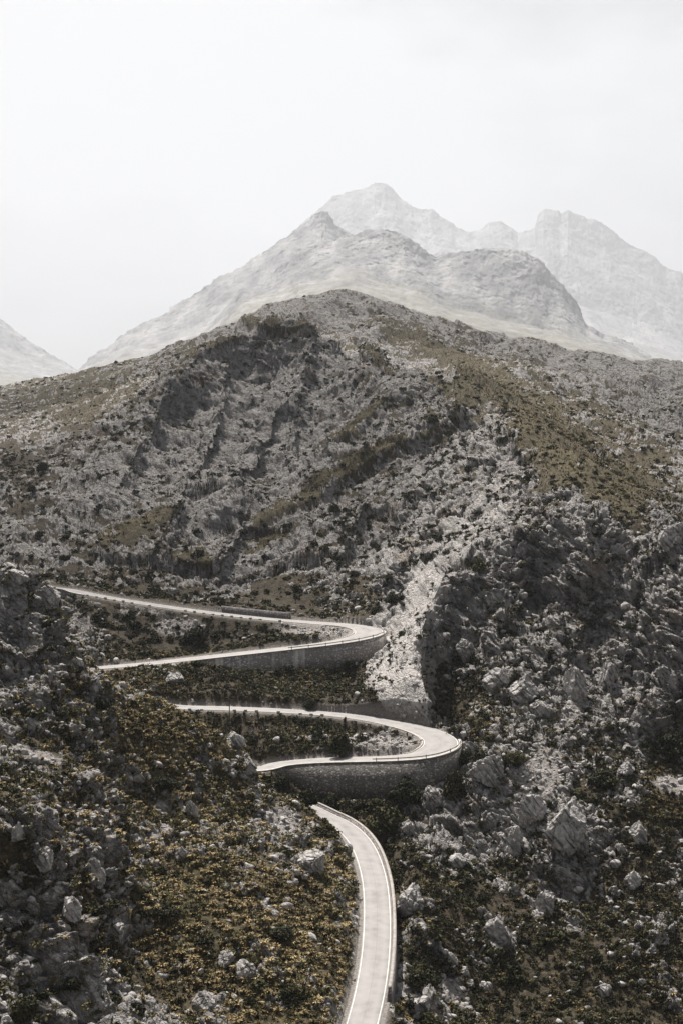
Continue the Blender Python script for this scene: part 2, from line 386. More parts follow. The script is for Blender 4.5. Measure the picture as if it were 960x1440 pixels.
# ------------------------------------------------------------------ regions of the ground: bare rock, grass tone
REG = """
30 850 .95 .3;90 900 .9 .3;40 950 .85 .2;100 980 .55 .8;160 970 .42 .9;200 1010 .25 1;50 1000 .5 .3;40 1065 .3 .5;100 1050 .6 .5
150 1060 .25 1;250 1030 .28 1;330 1070 .45 .9;200 1130 .3 .9;300 1150 .3 .9;400 1160 .6 .6;250 1250 .2 .9;350 1250 .35 .9;450 1250 .3 1;400 1350 .27 .9;250 1350 .3 .8;480 1350 .3 .9
150 1330 .6 .6;50 1200 .6 .6;40 1300 .85 .3;80 1380 .8 .2;200 1420 .7 .3;10 1400 .6 .1;130 1200 .5 .7
620 1150 .7 .1;700 1150 .75 .2;800 1170 .85 .2;870 1130 .5 .3;930 1130 .25 .9;930 1200 .5 .4;650 1250 .35 .3;750 1300 .42 .3;850 1300 .4 .35;930 1350 .42 .5;650 1380 .45 .25;750 1400 .38 .3;575 1400 .5 .4;880 1420 .35 .35;680 1280 .5 .3
700 1070 .7 .4;780 1040 .6 .4;760 1090 .8 .2;680 1010 .4 .8;650 980 .3 .7;720 980 .7 .4;800 960 .8 .3;850 1020 .6 .5;920 960 .9 .1;760 900 .75 .2;700 880 .8 .15;640 900 .75 .05;820 860 .6 .4;800 800 .95 .15;900 850 .95 .1;930 780 .85 .2;880 730 .7 .3;820 700 .75 .4;740 720 .6 .4;700 780 .7 .3;660 830 .8 .2
560 930 1 .1;590 880 1 .1;570 980 1 0;610 800 .95 .1;650 750 .95 .1;690 690 .85 .2;580 780 .8 .2;530 790 .9 0;560 720 .75 .3
450 970 .15 .2;350 960 .15 .2;500 960 .3 .2;450 1040 .25 .1;350 1020 .15 .2;540 1045 .35 0;300 900 .2 .2;400 890 .25 0;200 890 .3 .15;500 1140 .25 .1;430 1110 .1 .2
200 820 .25 .25;400 830 .2 .3;500 840 .3 .5;100 790 .35 .2;300 800 .6 .2;450 790 .5 .2
300 700 .55 .3;150 700 .8 .25;250 620 .85 .15;350 560 .92 .1;430 520 .92 .1;400 620 .85 .2;460 690 .5 .4;480 740 .7 .2;400 740 .6 .2;200 760 .4 .4;320 750 .7 .2;550 640 .5 .5;600 600 .6 .5;500 600 .6 .3;550 560 .6 .4;100 680 .6 .2;50 740 .7 .2;20 700 .4 .3;470 640 .45 .4
640 590 .75 .4;700 620 .8 .3;640 650 .7 .3
800 650 .12 1;880 690 .1 1;740 600 .2 1;650 540 .3 .9;850 600 .5 .7;780 560 .5 .7;930 640 .5 .6;900 560 .65 .5;950 600 .6 .5;700 510 .5 .7;800 500 .75 .4;700 470 .75 .4;600 460 .5 .7;480 420 .8 .4;560 450 .45 .7;930 510 .8 .4;620 500 .5 .7
50 560 .3 .6;150 530 .3 .8;50 600 .45 .3;120 570 .2 .7;30 650 .2 .2;150 600 .5 .3;250 500 .4 .6
"""
RG = np.array([list(map(float, e.split())) for ln in REG.strip().splitlines() for e in ln.split(';')])
P0 = np.stack([X, Y, Z], 1)
px0, py0, _ = project(P0)
gx, gy = np.meshgrid(np.arange(-100, 1081, 10.), np.arange(380, 1641, 10.))
D2 = ((gx[..., None] - RG[:, 0]) ** 2 + (gy[..., None] - RG[:, 1]) ** 2 + 300.) ** -1.6
RK = (D2 * RG[:, 2]).sum(-1) / D2.sum(-1); GT = (D2 * RG[:, 3]).sum(-1) / D2.sum(-1)
def lookup(G_, px, py):
    i = np.clip((px + 100) / 10, 0, G_.shape[1] - 1.001); j = np.clip((py - 380) / 10, 0, G_.shape[0] - 1.001)
    a = i.astype(int); b = j.astype(int); fa = i - a; fb = j - b
    return (G_[b, a] * (1 - fa) + G_[b, a + 1] * fa) * (1 - fb) + (G_[b + 1, a] * (1 - fa) + G_[b + 1, a + 1] * fa) * fb
rk = lookup(RK, px0, py0); gt = lookup(GT, px0, py0)
def spot(px, py, rx, ry, rot=0.0, y0=0, y1=1e9):
    c, s_ = math.cos(R(rot)), math.sin(R(rot)); dx = px0 - px; dy = py0 - py
    a = (dx * c + dy * s_) / rx; b = (-dx * s_ + dy * c) / ry
    return (1 - smooth(.6, 1.15, np.sqrt(a * a + b * b))) * ((Y > y0) & (Y < y1))
for a, v_ in (((460, 668, 150, 13, -27), .5), ((575, 605, 80, 16, -32), .28), ((500, 590, 70, 9, -35), .4), ((330, 760, 120, 12, -10), .3), ((250, 650, 14, 60, 20), .3), ((190, 735, 80, 14, -25), .35),
              ((700, 545, 170, 14, 36), .35), ((850, 690, 90, 16, 33), .5), ((600, 480, 120, 10, 24), .3), ((760, 560, 120, 12, 34), .25), ((420, 470, 60, 8, 5), .25), ((400, 449, 75, 7, 2), .6), ((300, 478, 60, 6, -24), .45), ((500, 482, 60, 8, 30), .45)):
    m_ = spot(*a, 420); rk = rk - .6 * v_ * m_; gt = np.maximum(gt, .85 * m_)
for a, v_ in (((330, 560, 90, 60, -30), .25), ((420, 520, 80, 50, 10), .2), ((250, 600, 60, 40, -40), .2), ((690, 610, 70, 14, 36), .3), ((820, 700, 50, 12, 20), .25)):
    rk = rk + v_ * spot(*a, 420)
rk = np.where((Y > 480) & (px0 < 640), rk + .13 * (1 - smooth(.5, .75, rk)), rk)
rk = np.clip(rk, 0, 1.1)
left = (Y < 330) & (px0 < 520); rk = np.where(left & (rk < .5), rk + .13, rk)
pale = np.zeros(len(X))
for a in ((560, 930, 58, 80, -18, 360, 460), (590, 850, 34, 70, 22, 380, 490), (650, 740, 36, 90, 38, 420, 560), (535, 785, 14, 30, 25, 440, 540), (700, 680, 30, 40, 30, 450, 560)): pale = np.maximum(pale, spot(*a) * (.38 if a[1] < 800 else 1))
scree = np.zeros(len(X))
for a in ((400, 1152, 34, 26, 25, 250, 330), (45, 1062, 60, 10, 14, 240, 290), (760, 1085, 36, 46, 25, 300, 380), (540, 1046, 60, 16, 6, 340, 380), (455, 886, 75, 12, 3, 425, 460),
          (90, 870, 26, 18, -40, 400, 470), (250, 880, 40, 12, 0, 420, 460), (640, 1390, 30, 18, 40, 240, 300), (945, 1095, 30, 14, 10, 320, 370), (800, 1000, 16, 40, 30, 340, 400)): scree = np.maximum(scree, spot(*a))

scree = np.maximum(scree, .85 * (1 - smooth(.5, 1.9, rdist)))
# ------------------------------------------------------------------ rock relief
Pg = P0.reshape(NRW, nU, 3)
def grid_normals(G_):
    a = np.gradient(G_, axis=1); b = np.gradient(G_, axis=0)
    n = np.cross(a, b); n /= np.linalg.norm(n, axis=2)[..., None] + 1e-9
    n[n[..., 2] < 0] *= -1
    return n
def blur(A, r):
    kk = np.hanning(2 * r + 3)[1:-1]; kk /= kk.sum()
    out = np.zeros_like(A); pad = np.pad(A, ((r, r), (0, 0)) + ((0, 0),) * (A.ndim - 2), mode='edge')
    for i, w_ in enumerate(kk): out += w_ * pad[i:i + A.shape[0]]
    pad = np.pad(out, ((0, 0), (r, r)) + ((0, 0),) * (A.ndim - 2), mode='edge'); out = np.zeros_like(A)
    for i, w_ in enumerate(kk): out += w_ * pad[:, i:i + A.shape[1]]
    return out
Nb = blur(grid_normals(Pg), 8); Nb /= np.linalg.norm(Nb, axis=2)[..., None] + 1e-9
Nb = Nb.reshape(-1, 3)
nb = NoiseBank()
tilt = (0, R(-38), R(20))
nb.add('big', 'noise', 1 / 70, detail=4, rough=.5)
nb.add('mid', 'noise', 1 / 22, detail=4, rough=.55)
nb.add('big2', 'noise', 1 / 38, detail=2, rough=.5)
nb.add('flute', 'noise', 1 / 2.6, squash=(1, 1, .16), detail=3, rough=.55, warp=(1 / 12, 3))
nb.add('rid', 'noise', 1 / 45, type='RIDGED_MULTIFRACTAL', normalize=True, detail=4, rough=.5, squash=(1, 1, .55))
nb.add('patch', 'noise', 1 / 9, detail=5, rough=.6)
nb.add('fine', 'noise', 1 / 2.2, detail=3, rough=.6)
nb.add('strata', 'noise', 1 / 5.0, rot=tilt, squash=(.35, .5, 2.2), detail=3, rough=.6, warp=(1 / 18, 6))
nb.add('v20', 'voronoi', 1 / 20, rot=tilt, squash=(1, 1, 1.7), warp=(1 / 14, 9))
nb.add('v9', 'voronoi', 1 / 9, rot=tilt, squash=(.8, 1, 1.6), warp=(1 / 7, 4.5))
nb.add('f16', 'facet', 1 / 16, rot=tilt, squash=(.8, 1, 1.5), warp=(1 / 30, 8))
nb.add('f7', 'facet', 1 / 7, rot=tilt, squash=(.8, 1, 1.5), warp=(1 / 12, 4))
nb.add('f3', 'facet', 1 / 3.2, rot=tilt, squash=(.8, 1, 1.5), warp=(1 / 5, 1.6))
nb.add('f1', 'facet', 1 / 1.5, rot=tilt, squash=(.8, 1, 1.4), warp=(1 / 2.4, .7))
nb.add('f07', 'facet', 1 / .75, rot=tilt, squash=(.8, 1, 1.4), warp=(1 / 1.3, .35))
nb.add('e7', 'voronoi', 1 / 7, rot=tilt, squash=(.8, 1, 1.5), warp=(1 / 12, 4), feature='DISTANCE_TO_EDGE')
nb.add('e3', 'voronoi', 1 / 3.2, rot=tilt, squash=(.8, 1, 1.5), warp=(1 / 5, 1.6), feature='DISTANCE_TO_EDGE')
nb.add('v2', 'voronoi', 1 / 1.9)
nb.add('v1', 'voronoi', 1 / .85)
NZ = nb.run(P0)
print('noise', round(time.time() - T0, 1), {k_: (round(float(v_.min()), 2), round(float(v_.mean()), 2), round(float(v_.max()), 2)) for k_, v_ in NZ.items()})
slope = 1 - Nb[:, 2]
farw = smooth(380, 700, Y)                     # the hills show larger blocks
off = smooth(.6, 5, rdist)                     # keep the road bed clean
# rock where the regional amount, the slope and the outcrop noise say so
rsc = .46 + (rk - .46) * 1.1 + .22 * (slope - .35) + (NZ['patch'] - .5) * 1.9 + (NZ['mid'] - .5) * .9 + (NZ['fine'] - .5) * .9
rsc = rsc + .45 * pale
rock = smooth(.44, .56, rsc) * (1 - scree * .85)
rocks = smooth(.30, .66, rsc) * (1 - scree * .85)
lump = lambda v_: 1 - np.minimum(v_, 1.15) ** 2
base_disp = (NZ['big'] - .5) * (7 + 17 * farw) * smooth(.5, 20, rdist) + (NZ['rid'] - .5) * (3 + 16 * farw * smooth(.4, .8, rk)) * smooth(.5, 14, rdist) + (NZ['mid'] - .5) * (3.5 + 5 * farw) * smooth(.3, 9, rdist)
# bedding: each layer stands out at its top edge and is undercut below, giving sunlit ledges on the steep faces
tl = Z + .30 * X + (NZ['mid'] - .5) * 16 + (NZ['big'] - .5) * 26 + (NZ['fine'] - .5) * 1.6
def bed(T_):
    q_ = (tl / T_) % 1.0; return smooth(0, .72, q_) - smooth(.84, 1.0, q_)
steep = smooth(.22, .5, slope)
ledge = (bed(5.2) - .4) * 1.35 * steep + (bed(1.9) - .4) * .5 * smooth(.15, .4, slope)
crack = lambda e_, w_: -(1 - smooth(0, w_, e_))
ms = smooth(.55, .85, rk) * smooth(.40, .52, NZ['big2'])
sm = 1 - .62 * ms
rk_disp = rocks * ((NZ['flute'] - .5) * 2.6 * smooth(.25, .55, slope) * ms + (lump(NZ['v20']) - .6) * (1.8 + 2.2 * farw) * smooth(.5, .9, rk) + NZ['f16'] * (.12 + .06 * farw + .20 * ms) + ledge * (1 + .5 * farw) * (.35 + 1.3 * smooth(.4, .6, NZ['big'])) + (lump(NZ['v9']) - .6) * (2.3 + 1.0 * farw) * sm + NZ['f7'] * (.42 + .35 * ms) + (NZ['f3'] * .40 + NZ['f1'] * .32 + NZ['f07'] * .2) * sm
          + crack(NZ['e7'], .10) * (1.0 + .3 * farw) + crack(NZ['e3'], .12) * .5 + (NZ['strata'] - .5) * 1.8 + (NZ['fine'] - .5) * .6) + rock * .6
rk_disp *= (1 - .72 * pale) * (1 - .36 * farw) * (1 - .4 * smooth(900, 1300, Y))
soil_disp = (1 - rocks) * ((lump(NZ['v2']) - .5) * .45 + (lump(NZ['v1']) - .5) * .22 + (NZ['fine'] - .5) * .8)
sc_disp = scree * ((lump(NZ['v1']) - .5) * .28 + (NZ['fine'] - .5) * .4)
disp = base_disp * (1 - smooth(0, .4, wallmask)) * np.where(Y < 160, smooth(40, 160, Y) * .5, 1) + off * (rk_disp + soil_disp + sc_disp)
disp *= 1 - smooth(1500, 2600, Y) * .6
ND = Nb + np.array([0, 0, .15]); ND /= np.linalg.norm(ND, axis=1)[:, None]
Pd = P0 + ND * disp[:, None]
# nothing may stand above the road or in front of its walls
zz = Pd[:, 2]
for m, dd, side, j, zr in FIELDS:
    hw = RL[j, 3]; right = side > 0; wall = np.where(right, WR[j], WL[j]); e2 = dd - hw
    zz[m] = np.where(e2 < .5, np.minimum(zz[m], zr - .1), zz[m])
    zz[m] = np.where((wall > .4) & (e2 >= .3) & (e2 < 2.2), np.minimum(zz[m], zr - wall + .6 + .5 * np.maximum(e2 - .6, 0)), zz[m])
Pd[:, 2] = zz
IDX = np.arange(NRW * nU).reshape(NRW, nU)
Fg = np.stack([IDX[:-1, :-1], IDX[:-1, 1:], IDX[1:, 1:], IDX[1:, :-1]], -1).reshape(-1, 4)
print('relief', round(time.time() - T0, 1))

# ------------------------------------------------------------------ materials
def mat(name):
    m = bpy.data.materials.new(name); m.use_nodes = True
    nt = m.node_tree; b = nt.nodes['Principled BSDF']; b.inputs['Specular IOR Level'].default_value = .25
    return m, nt, nt.nodes, nt.links, b
def nnoise(nt, scale, detail=4, rough=.55, vec=None, typ='FBM'):
    t = nt.nodes.new('ShaderNodeTexNoise'); t.noise_type = typ
    t.inputs['Scale'].default_value = scale; t.inputs['Detail'].default_value = detail; t.inputs['Roughness'].default_value = rough
    if vec is not None: nt.links.new(vec, t.inputs['Vector'])
    return t.outputs[0]
def ramp(nt, fac, stops):
    r = nt.nodes.new('ShaderNodeValToRGB'); e = r.color_ramp.elements
    while len(e) < len(stops): e.new(.5)
    for el, (p, c) in zip(e, stops):
        el.position = p; el.color = (*c, 1) if len(c) == 3 else c
    nt.links.new(fac, r.inputs[0]); return r.outputs[0]
def mix(nt, fac, a, b):
    n = nt.nodes.new('ShaderNodeMix'); n.data_type = 'RGBA'
    if isinstance(fac, (int, float)): n.inputs[0].default_value = fac
    else: nt.links.new(fac, n.inputs[0])
    for k_, v_ in ((6, a), (7, b)):
        if isinstance(v_, tuple): n.inputs[k_].default_value = (*v_, 1)
        else: nt.links.new(v_, n.inputs[k_])
    return n.outputs[2]
def math_(nt, op, a, b=None, clamp=False):
    n = nt.nodes.new('ShaderNodeMath'); n.operation = op; n.use_clamp = clamp
    for k_, v_ in ((0, a), (1, b)):
        if v_ is None: continue
        if isinstance(v_, (int, float)): n.inputs[k_].default_value = v_
        else: nt.links.new(v_, n.inputs[k_])
    return n.outputs[0]
def bump(nt, bsdf, h, strength, dist):
    b = nt.nodes.new('ShaderNodeBump'); b.inputs['Strength'].default_value = strength; b.inputs['Distance'].default_value = dist
    nt.links.new(h, b.inputs['Height']); nt.links.new(b.outputs[0], bsdf.inputs['Normal'])
def coords(nt, kind='Object'):
    return nt.nodes.new('ShaderNodeTexCoord').outputs[kind]
def vscale(nt, v, s_):
    n = nt.nodes.new('ShaderNodeMapping'); n.inputs['Scale'].default_value = s_; nt.links.new(v, n.inputs['Vector']); return n.outputs[0]

def crack_mask(nt, vec, scale, width, warp=.35):
    n_ = nt.nodes.new('ShaderNodeTexNoise'); n_.inputs['Scale'].default_value = scale * 1.3; n_.inputs['Detail'].default_value = 3; nt.links.new(vec, n_.inputs['Vector'])
    sc = nt.nodes.new('ShaderNodeVectorMath'); sc.operation = 'SCALE'; sc.inputs['Scale'].default_value = warp / scale; nt.links.new(n_.outputs['Color'], sc.inputs[0])
    ad = nt.nodes.new('ShaderNodeVectorMath'); nt.links.new(vec, ad.inputs[0]); nt.links.new(sc.outputs[0], ad.inputs[1])
    v = nt.nodes.new('ShaderNodeTexVoronoi'); v.feature = 'DISTANCE_TO_EDGE'; v.inputs['Scale'].default_value = scale; nt.links.new(ad.outputs[0], v.inputs['Vector'])
    return ramp(nt, v.outputs[0], [(0.0, (1, 1, 1)), (width, (0, 0, 0))])
def cracked(nt, c, vec):
    tv = nt.nodes.new('ShaderNodeVectorRotate'); tv.rotation_type = 'EULER_XYZ'; tv.inputs['Rotation'].default_value = tilt; nt.links.new(vec, tv.inputs['Vector'])
    sv = vscale(nt, tv.outputs[0], (.8, 1, 1.6))
    k1 = crack_mask(nt, sv, 1 / 3.0, .10, .9); k2 = crack_mask(nt, sv, 1 / 1.1, .12, .9)
    gate = ramp(nt, nnoise(nt, .28, 3, .6, vec), [(.42, (0, 0, 0)), (.66, (1, 1, 1))])
    c = mix(nt, math_(nt, 'MULTIPLY', k1, math_(nt, 'MULTIPLY', gate, .62)), c, (.04, .036, .036))
    return mix(nt, math_(nt, 'MULTIPLY', k2, math_(nt, 'MULTIPLY', gate, .5)), c, (.06, .055, .054)), math_(nt, 'ADD', k1, math_(nt, 'MULTIPLY', k2, .5))
def ground_material():
    m, nt, N, L, b = mat('limestone and dry grass')
    co_ = coords(nt)
    at = N.new('ShaderNodeAttribute'); at.attribute_name = 'cover'
    sp = N.new('ShaderNodeSeparateColor'); L.new(at.outputs['Color'], sp.inputs[0])
    rockf, tone, scr = sp.outputs[0], sp.outputs[1], sp.outputs[2]; palef = at.outputs['Alpha']
    n_big = nnoise(nt, .09, 4, .6, co_); n_mid = nnoise(nt, .55, 5, .65, co_); n_fine = nnoise(nt, 2.6, 4, .7, co_)
    bv = N.new('ShaderNodeVectorRotate'); bv.rotation_type = 'EULER_XYZ'; bv.inputs['Rotation'].default_value = tilt; L.new(co_, bv.inputs['Vector'])
    streak = nnoise(nt, .42, 5, .7, vscale(nt, bv.outputs[0], (.45, .8, 1.7)))
    pit_shade = nnoise(nt, .20, 5, .72, vscale(nt, bv.outputs[0], (.7, .9, 1.4)))
    rk1 = ramp(nt, n_mid, [(.30, (.07, .066, .068)), (.43, (.25, .238, .233)), (.57, (.43, .415, .405)), (.74, (.58, .565, .55))])
    rk2 = ramp(nt, streak, [(.34, (.085, .08, .08)), (.50, (.32, .308, .30)), (.66, (.46, .445, .43))])
    rk = mix(nt, .5, rk1, rk2)
    rk = mix(nt, math_(nt, 'MULTIPLY', ramp(nt, pit_shade, [(.40, (1, 1, 1)), (.49, (0, 0, 0))]), .88), rk, (.055, .05, .045))  # dark colour stands for shaded pits and crevices, also lichen and scrub
    warm = ramp(nt, nnoise(nt, .07, 3, .5, co_), [(.60, (0, 0, 0)), (.72, (1, 1, 1))])
    rk = mix(nt, math_(nt, 'MULTIPLY', warm, .35), rk, (.30, .20, .12))
    rk = mix(nt, math_(nt, 'MULTIPLY', palef, .85), rk, ramp(nt, n_mid, [(.3, (.40, .38, .365)), (.7, (.60, .58, .56))]))
    rk_c, ck = cracked(nt, rk, co_); rk = mix(nt, math_(nt, 'MULTIPLY', palef, .7), rk_c, rk)
    gr_a = ramp(nt, n_mid, [(.30, (.026, .021, .012)), (.48, (.062, .049, .026)), (.62, (.125, .096, .050)), (.78, (.21, .165, .09))])
    gr_b = ramp(nt, n_mid, [(.30, (.016, .013, .010)), (.5, (.034, .026, .018)), (.7, (.075, .057, .040))])
    olive = ramp(nt, n_big, [(.4, (0, 0, 0)), (.62, (1, 1, 1))])
    gr_a = mix(nt, math_(nt, 'MULTIPLY', olive, .6), gr_a, ramp(nt, n_fine, [(.3, (.030, .034, .014)), (.7, (.105, .10, .042))]))
    veg = mix(nt, tone, gr_b, gr_a)
    sc = ramp(nt, n_fine, [(.3, (.15, .135, .125)), (.5, (.27, .25, .235)), (.7, (.37, .35, .335))])
    veg = mix(nt, scr, veg, sc)
    f = math_(nt, 'ADD', rockf, math_(nt, 'MULTIPLY', math_(nt, 'SUBTRACT', n_fine, .5), .7))
    f = ramp(nt, f, [(.42, (0, 0, 0)), (.56, (1, 1, 1))])
    L.new(mix(nt, f, veg, rk), b.inputs['Base Color'])
    b.inputs['Roughness'].default_value = .9
    h = math_(nt, 'ADD', n_fine, math_(nt, 'MULTIPLY', n_mid, .8))
    h = math_(nt, 'SUBTRACT', h, math_(nt, 'MULTIPLY', math_(nt, 'MULTIPLY', ck, f), .8))
    bump(nt, b, h, .9, .8)
    return m
M_ground = ground_material()
ground = mesh_np('ground', Pd, Fg, M_ground, True)
tag(ground, kind='structure')
attr_col(ground.data, 'cover', np.stack([rock, gt, np.clip(scree, 0, 1), pale], 1))

# ------------------------------------------------------------------ far mountains
def mountain_material(name, rocky, grass_lo, k_):
    m, nt, N, L, b = mat(name)
    co_ = coords(nt)
    at = N.new('ShaderNodeAttribute'); at.attribute_name = 'cover'
    sp = N.new('ShaderNodeSeparateColor'); L.new(at.outputs['Color'], sp.inputs[0])
    a = nnoise(nt, .006 * k_, 8, .65, co_); s_ = nnoise(nt, .012 * k_, 6, .65, vscale(nt, co_, (1, .25, .3)))
    rkc = mix(nt, .5, ramp(nt, a, [(.34, (.05, .05, .055)), (.5, (.19, .19, .195)), (.66, (.38, .375, .37))]), ramp(nt, s_, [(.34, (.05, .05, .055)), (.5, (.19, .19, .195)), (.66, (.38, .375, .37))]))
    g = ramp(nt, a, [(.35, (.08, .08, .065)), (.5, (.145, .138, .11)), (.7, (.21, .20, .16))])
    f = math_(nt, 'ADD', sp.outputs[0], math_(nt, 'MULTIPLY', math_(nt, 'SUBTRACT', nnoise(nt, .02 * k_, 5, .7, co_), .5), 1.2))
    f = ramp(nt, f, [(.4, (0, 0, 0)), (.6, (1, 1, 1))])
    L.new(mix(nt, f, g, rkc), b.inputs['Base Color']); b.inputs['Roughness'].default_value = .95
    return m
def mountain(name, sky, Yr, mids, Yfoot, foot_py, amp, k_, seedshift, rows=420, cols=900, u0=-.3, u1=.3):
    """sky: skyline [(px, py)] at distance Yr; mids: lines [(Y, [(px, py)], rock above)] between foot and skyline"""
    us = np.linspace(u0, u1, cols); pxs = 480 + F * us * CP
    lines = [(Yfoot, np.full(cols, float(foot_py)), 0.)]
    for Ym, ln, rkv in mids: lines.append((Ym, np.interp(pxs, [p[0] for p in ln], [p[1] for p in ln]), rkv))
    lines.append((Yr, np.interp(pxs, [p[0] for p in sky], [p[1] for p in sky]), 1.))
    Ys, Zs, Rs = [], [], []
    for Yk, py, rv in lines:
        b_ = (720 - py) / F; Zs.append(Yk * (b_ * CP - SP) / (CP + b_ * SP)); Ys.append(np.full(cols, Yk)); Rs.append(np.full(cols, rv))
    Ys.append(np.full(cols, Yr * 1.08)); Zs.append(Zs[-1] - Yr * .035); Rs.append(Rs[-1])
    Ys.append(np.full(cols, Yr * 1.3)); Zs.append(np.full(cols, -150.)); Rs.append(Rs[-1])
    Ys, Zs, Rs = map(np.array, (Ys, Zs, Rs))
    nseg = len(Ys) - 1
    # rows by apparent height
    wts = np.array([max(30, float(np.abs(np.diff(F * Zs / Ys, axis=0))[i].max())) * (1 if i < nseg - 2 else .15) for i in range(nseg)])
    t_rows = np.interp(np.linspace(0, 1, rows), np.concatenate([[0], np.cumsum(wts) / wts.sum()]), np.arange(nseg + 1))
    i0 = np.minimum(t_rows.astype(int), nseg - 1); fr = (t_rows - i0)[:, None]
    Yg_ = Ys[i0] * (1 - fr) + Ys[i0 + 1] * fr; Zg_ = Zs[i0] * (1 - fr) + Zs[i0 + 1] * fr; Rg_ = Rs[i0] * (1 - fr) + Rs[i0 + 1] * fr
    # how far from the skyline row (keeps the outline, lets the faces break up)
    Pm = np.stack([us[None] * Yg_, Yg_, Zg_], 2).reshape(-1, 3)
    bnk = NoiseBank(); sc_ = 1 / amp
    bnk.add('r', 'noise', sc_ * .16, type='RIDGED_MULTIFRACTAL', detail=6, rough=.6, squash=(1, .22, .28), warp=(sc_ * .12, amp * 1.2))
    bnk.add('f', 'noise', sc_ * 1.1, squash=(1, .45, .5), detail=7, rough=.66)
    bnk.add('v', 'voronoi', sc_ * .45, squash=(1, .35, .45), warp=(sc_ * .4, amp * .9))
    bnk.add('q', 'facet', sc_ * .8, squash=(1, 1, .7), warp=(sc_, amp * .3))
    bnk.add('q2', 'facet', sc_ * 2.4, squash=(1, 1, .7), warp=(sc_ * 3, amp * .1))
    z_ = bnk.run(Pm + seedshift)
    rkm = Rg_.ravel()
    onsky = 1 - .6 * np.exp(-((t_rows - (nseg - 2)) / .12) ** 2); onsky = np.repeat(onsky, cols)
    d_ = ((z_['r'] - .2) * 3.2 * onsky + (.5 - z_['v']) * .8 * onsky + (z_['f'] - .5) * 1.5 + z_['q2'] * .5 / amp) * amp * .46 * (.2 + .8 * rkm)
    nrm = grid_normals(Pm.reshape(rows, cols, 3)).reshape(-1, 3)
    Pm = Pm + nrm * d_[:, None]
    ii = np.arange(rows * cols).reshape(rows, cols)
    Fm = np.stack([ii[:-1, :-1], ii[:-1, 1:], ii[1:, 1:], ii[1:, :-1]], -1).reshape(-1, 4)
    o = mesh_np(name, Pm, Fm, mountain_material(name + ' rock', 1, 0, k_), True)
    attr_col(o.data, 'cover', np.stack([rkm, rkm, rkm, rkm], 1))
    tag(o, kind='structure'); return o
SKY_NEAR = [(-100, 590), (200, 540), (300, 470), (345, 412), (375, 398), (390, 375), (420, 352), (445, 340), (470, 333), (500, 325), (520, 320), (545, 319), (570, 328), (590, 342), (610, 357), (640, 352), (665, 348), (700, 347), (730, 352), (752, 362), (770, 385), (790, 400), (805, 420), (825, 455), (870, 478), (912, 502), (960, 530), (1080, 580)]
CRAG_FOOT = [(-100, 600), (200, 550), (300, 475), (345, 428), (420, 396), (500, 384), (560, 398), (640, 428), (720, 450), (800, 466), (860, 486), (912, 507), (960, 534), (1080, 585)]
mountain('mountain', SKY_NEAR, 11000, [(10150, CRAG_FOOT, .5)], 7000, 540, 140, .55, 0.0)
mountain('mountain', [(-100, 580), (60, 540), (105, 522), (140, 495), (165, 480), (182, 463), (205, 452), (235, 437), (262, 418), (292, 400), (325, 382), (355, 362), (385, 342), (405, 325), (425, 312), (440, 298), (452, 292), (462, 297), (475, 316), (492, 325), (520, 345), (560, 370), (650, 420), (800, 520), (1080, 640)], 14000, [(12700, [(-100, 600), (105, 530), (200, 490), (300, 440), (400, 390), (500, 400), (800, 560), (1080, 660)], .7)], 8700, 560, 165, .45, 900.)
mountain('mountain', [(-100, 460), (300, 420), (380, 352), (440, 298), (470, 275), (495, 266), (515, 262), (525, 254), (540, 256), (556, 266), (566, 280), (580, 290), (605, 293), (620, 303), (640, 318), (660, 326), (672, 322), (685, 312), (700, 311), (715, 317), (725, 327), (735, 324), (748, 320), (752, 301), (760, 292), (775, 293), (785, 298), (795, 292), (810, 300), (850, 315), (870, 330), (900, 350), (930, 372), (960, 386), (1080, 470)], 26000, [(23500, [(-100, 560), (480, 380), (620, 400), (760, 400), (960, 480), (1080, 540)], .9)], 16000, 560, 280, .26, 2500., u0=-.12)
mountain('mountain', [(-140, 390), (-60, 415), (0, 440), (15, 452), (28, 464), (50, 480), (75, 495), (95, 507), (108, 516), (130, 530), (200, 565), (300, 600)], 19000, [(17200, [(-140, 480), (0, 500), (100, 535), (300, 610)], .7)], 12000, 575, 200, .38, 5200., u0=-.33, u1=-.08, cols=330)
plain = mesh_np('valley_floor', np.array([(-37900, -14900, -165), (37900, -14900, -165), (37900, 42900, -165), (-37900, 42900, -165)], float), np.array([[0, 1, 2, 3]]), M_ground)
tag(plain, kind='structure')
print('mountains', round(time.time() - T0, 1))

# ------------------------------------------------------------------ sky, sun, haze, camera
SUN_AZ, SUN_EL = R(-18), R(57)                 # left of the view direction, high, behind the hills
w = bpy.data.worlds.new('World'); S.world = w; w.use_nodes = True
nt = w.node_tree; N, L = nt.nodes, nt.links
sky = N.new('ShaderNodeTexSky'); sky.sky_type = 'NISHITA'; sky.sun_disc = False
sky.sun_elevation = SUN_EL; sky.sun_rotation = SUN_AZ; sky.altitude = 300; sky.air_density = 1.0; sky.dust_density = 1.5
tc = N.new('ShaderNodeTexCoord')
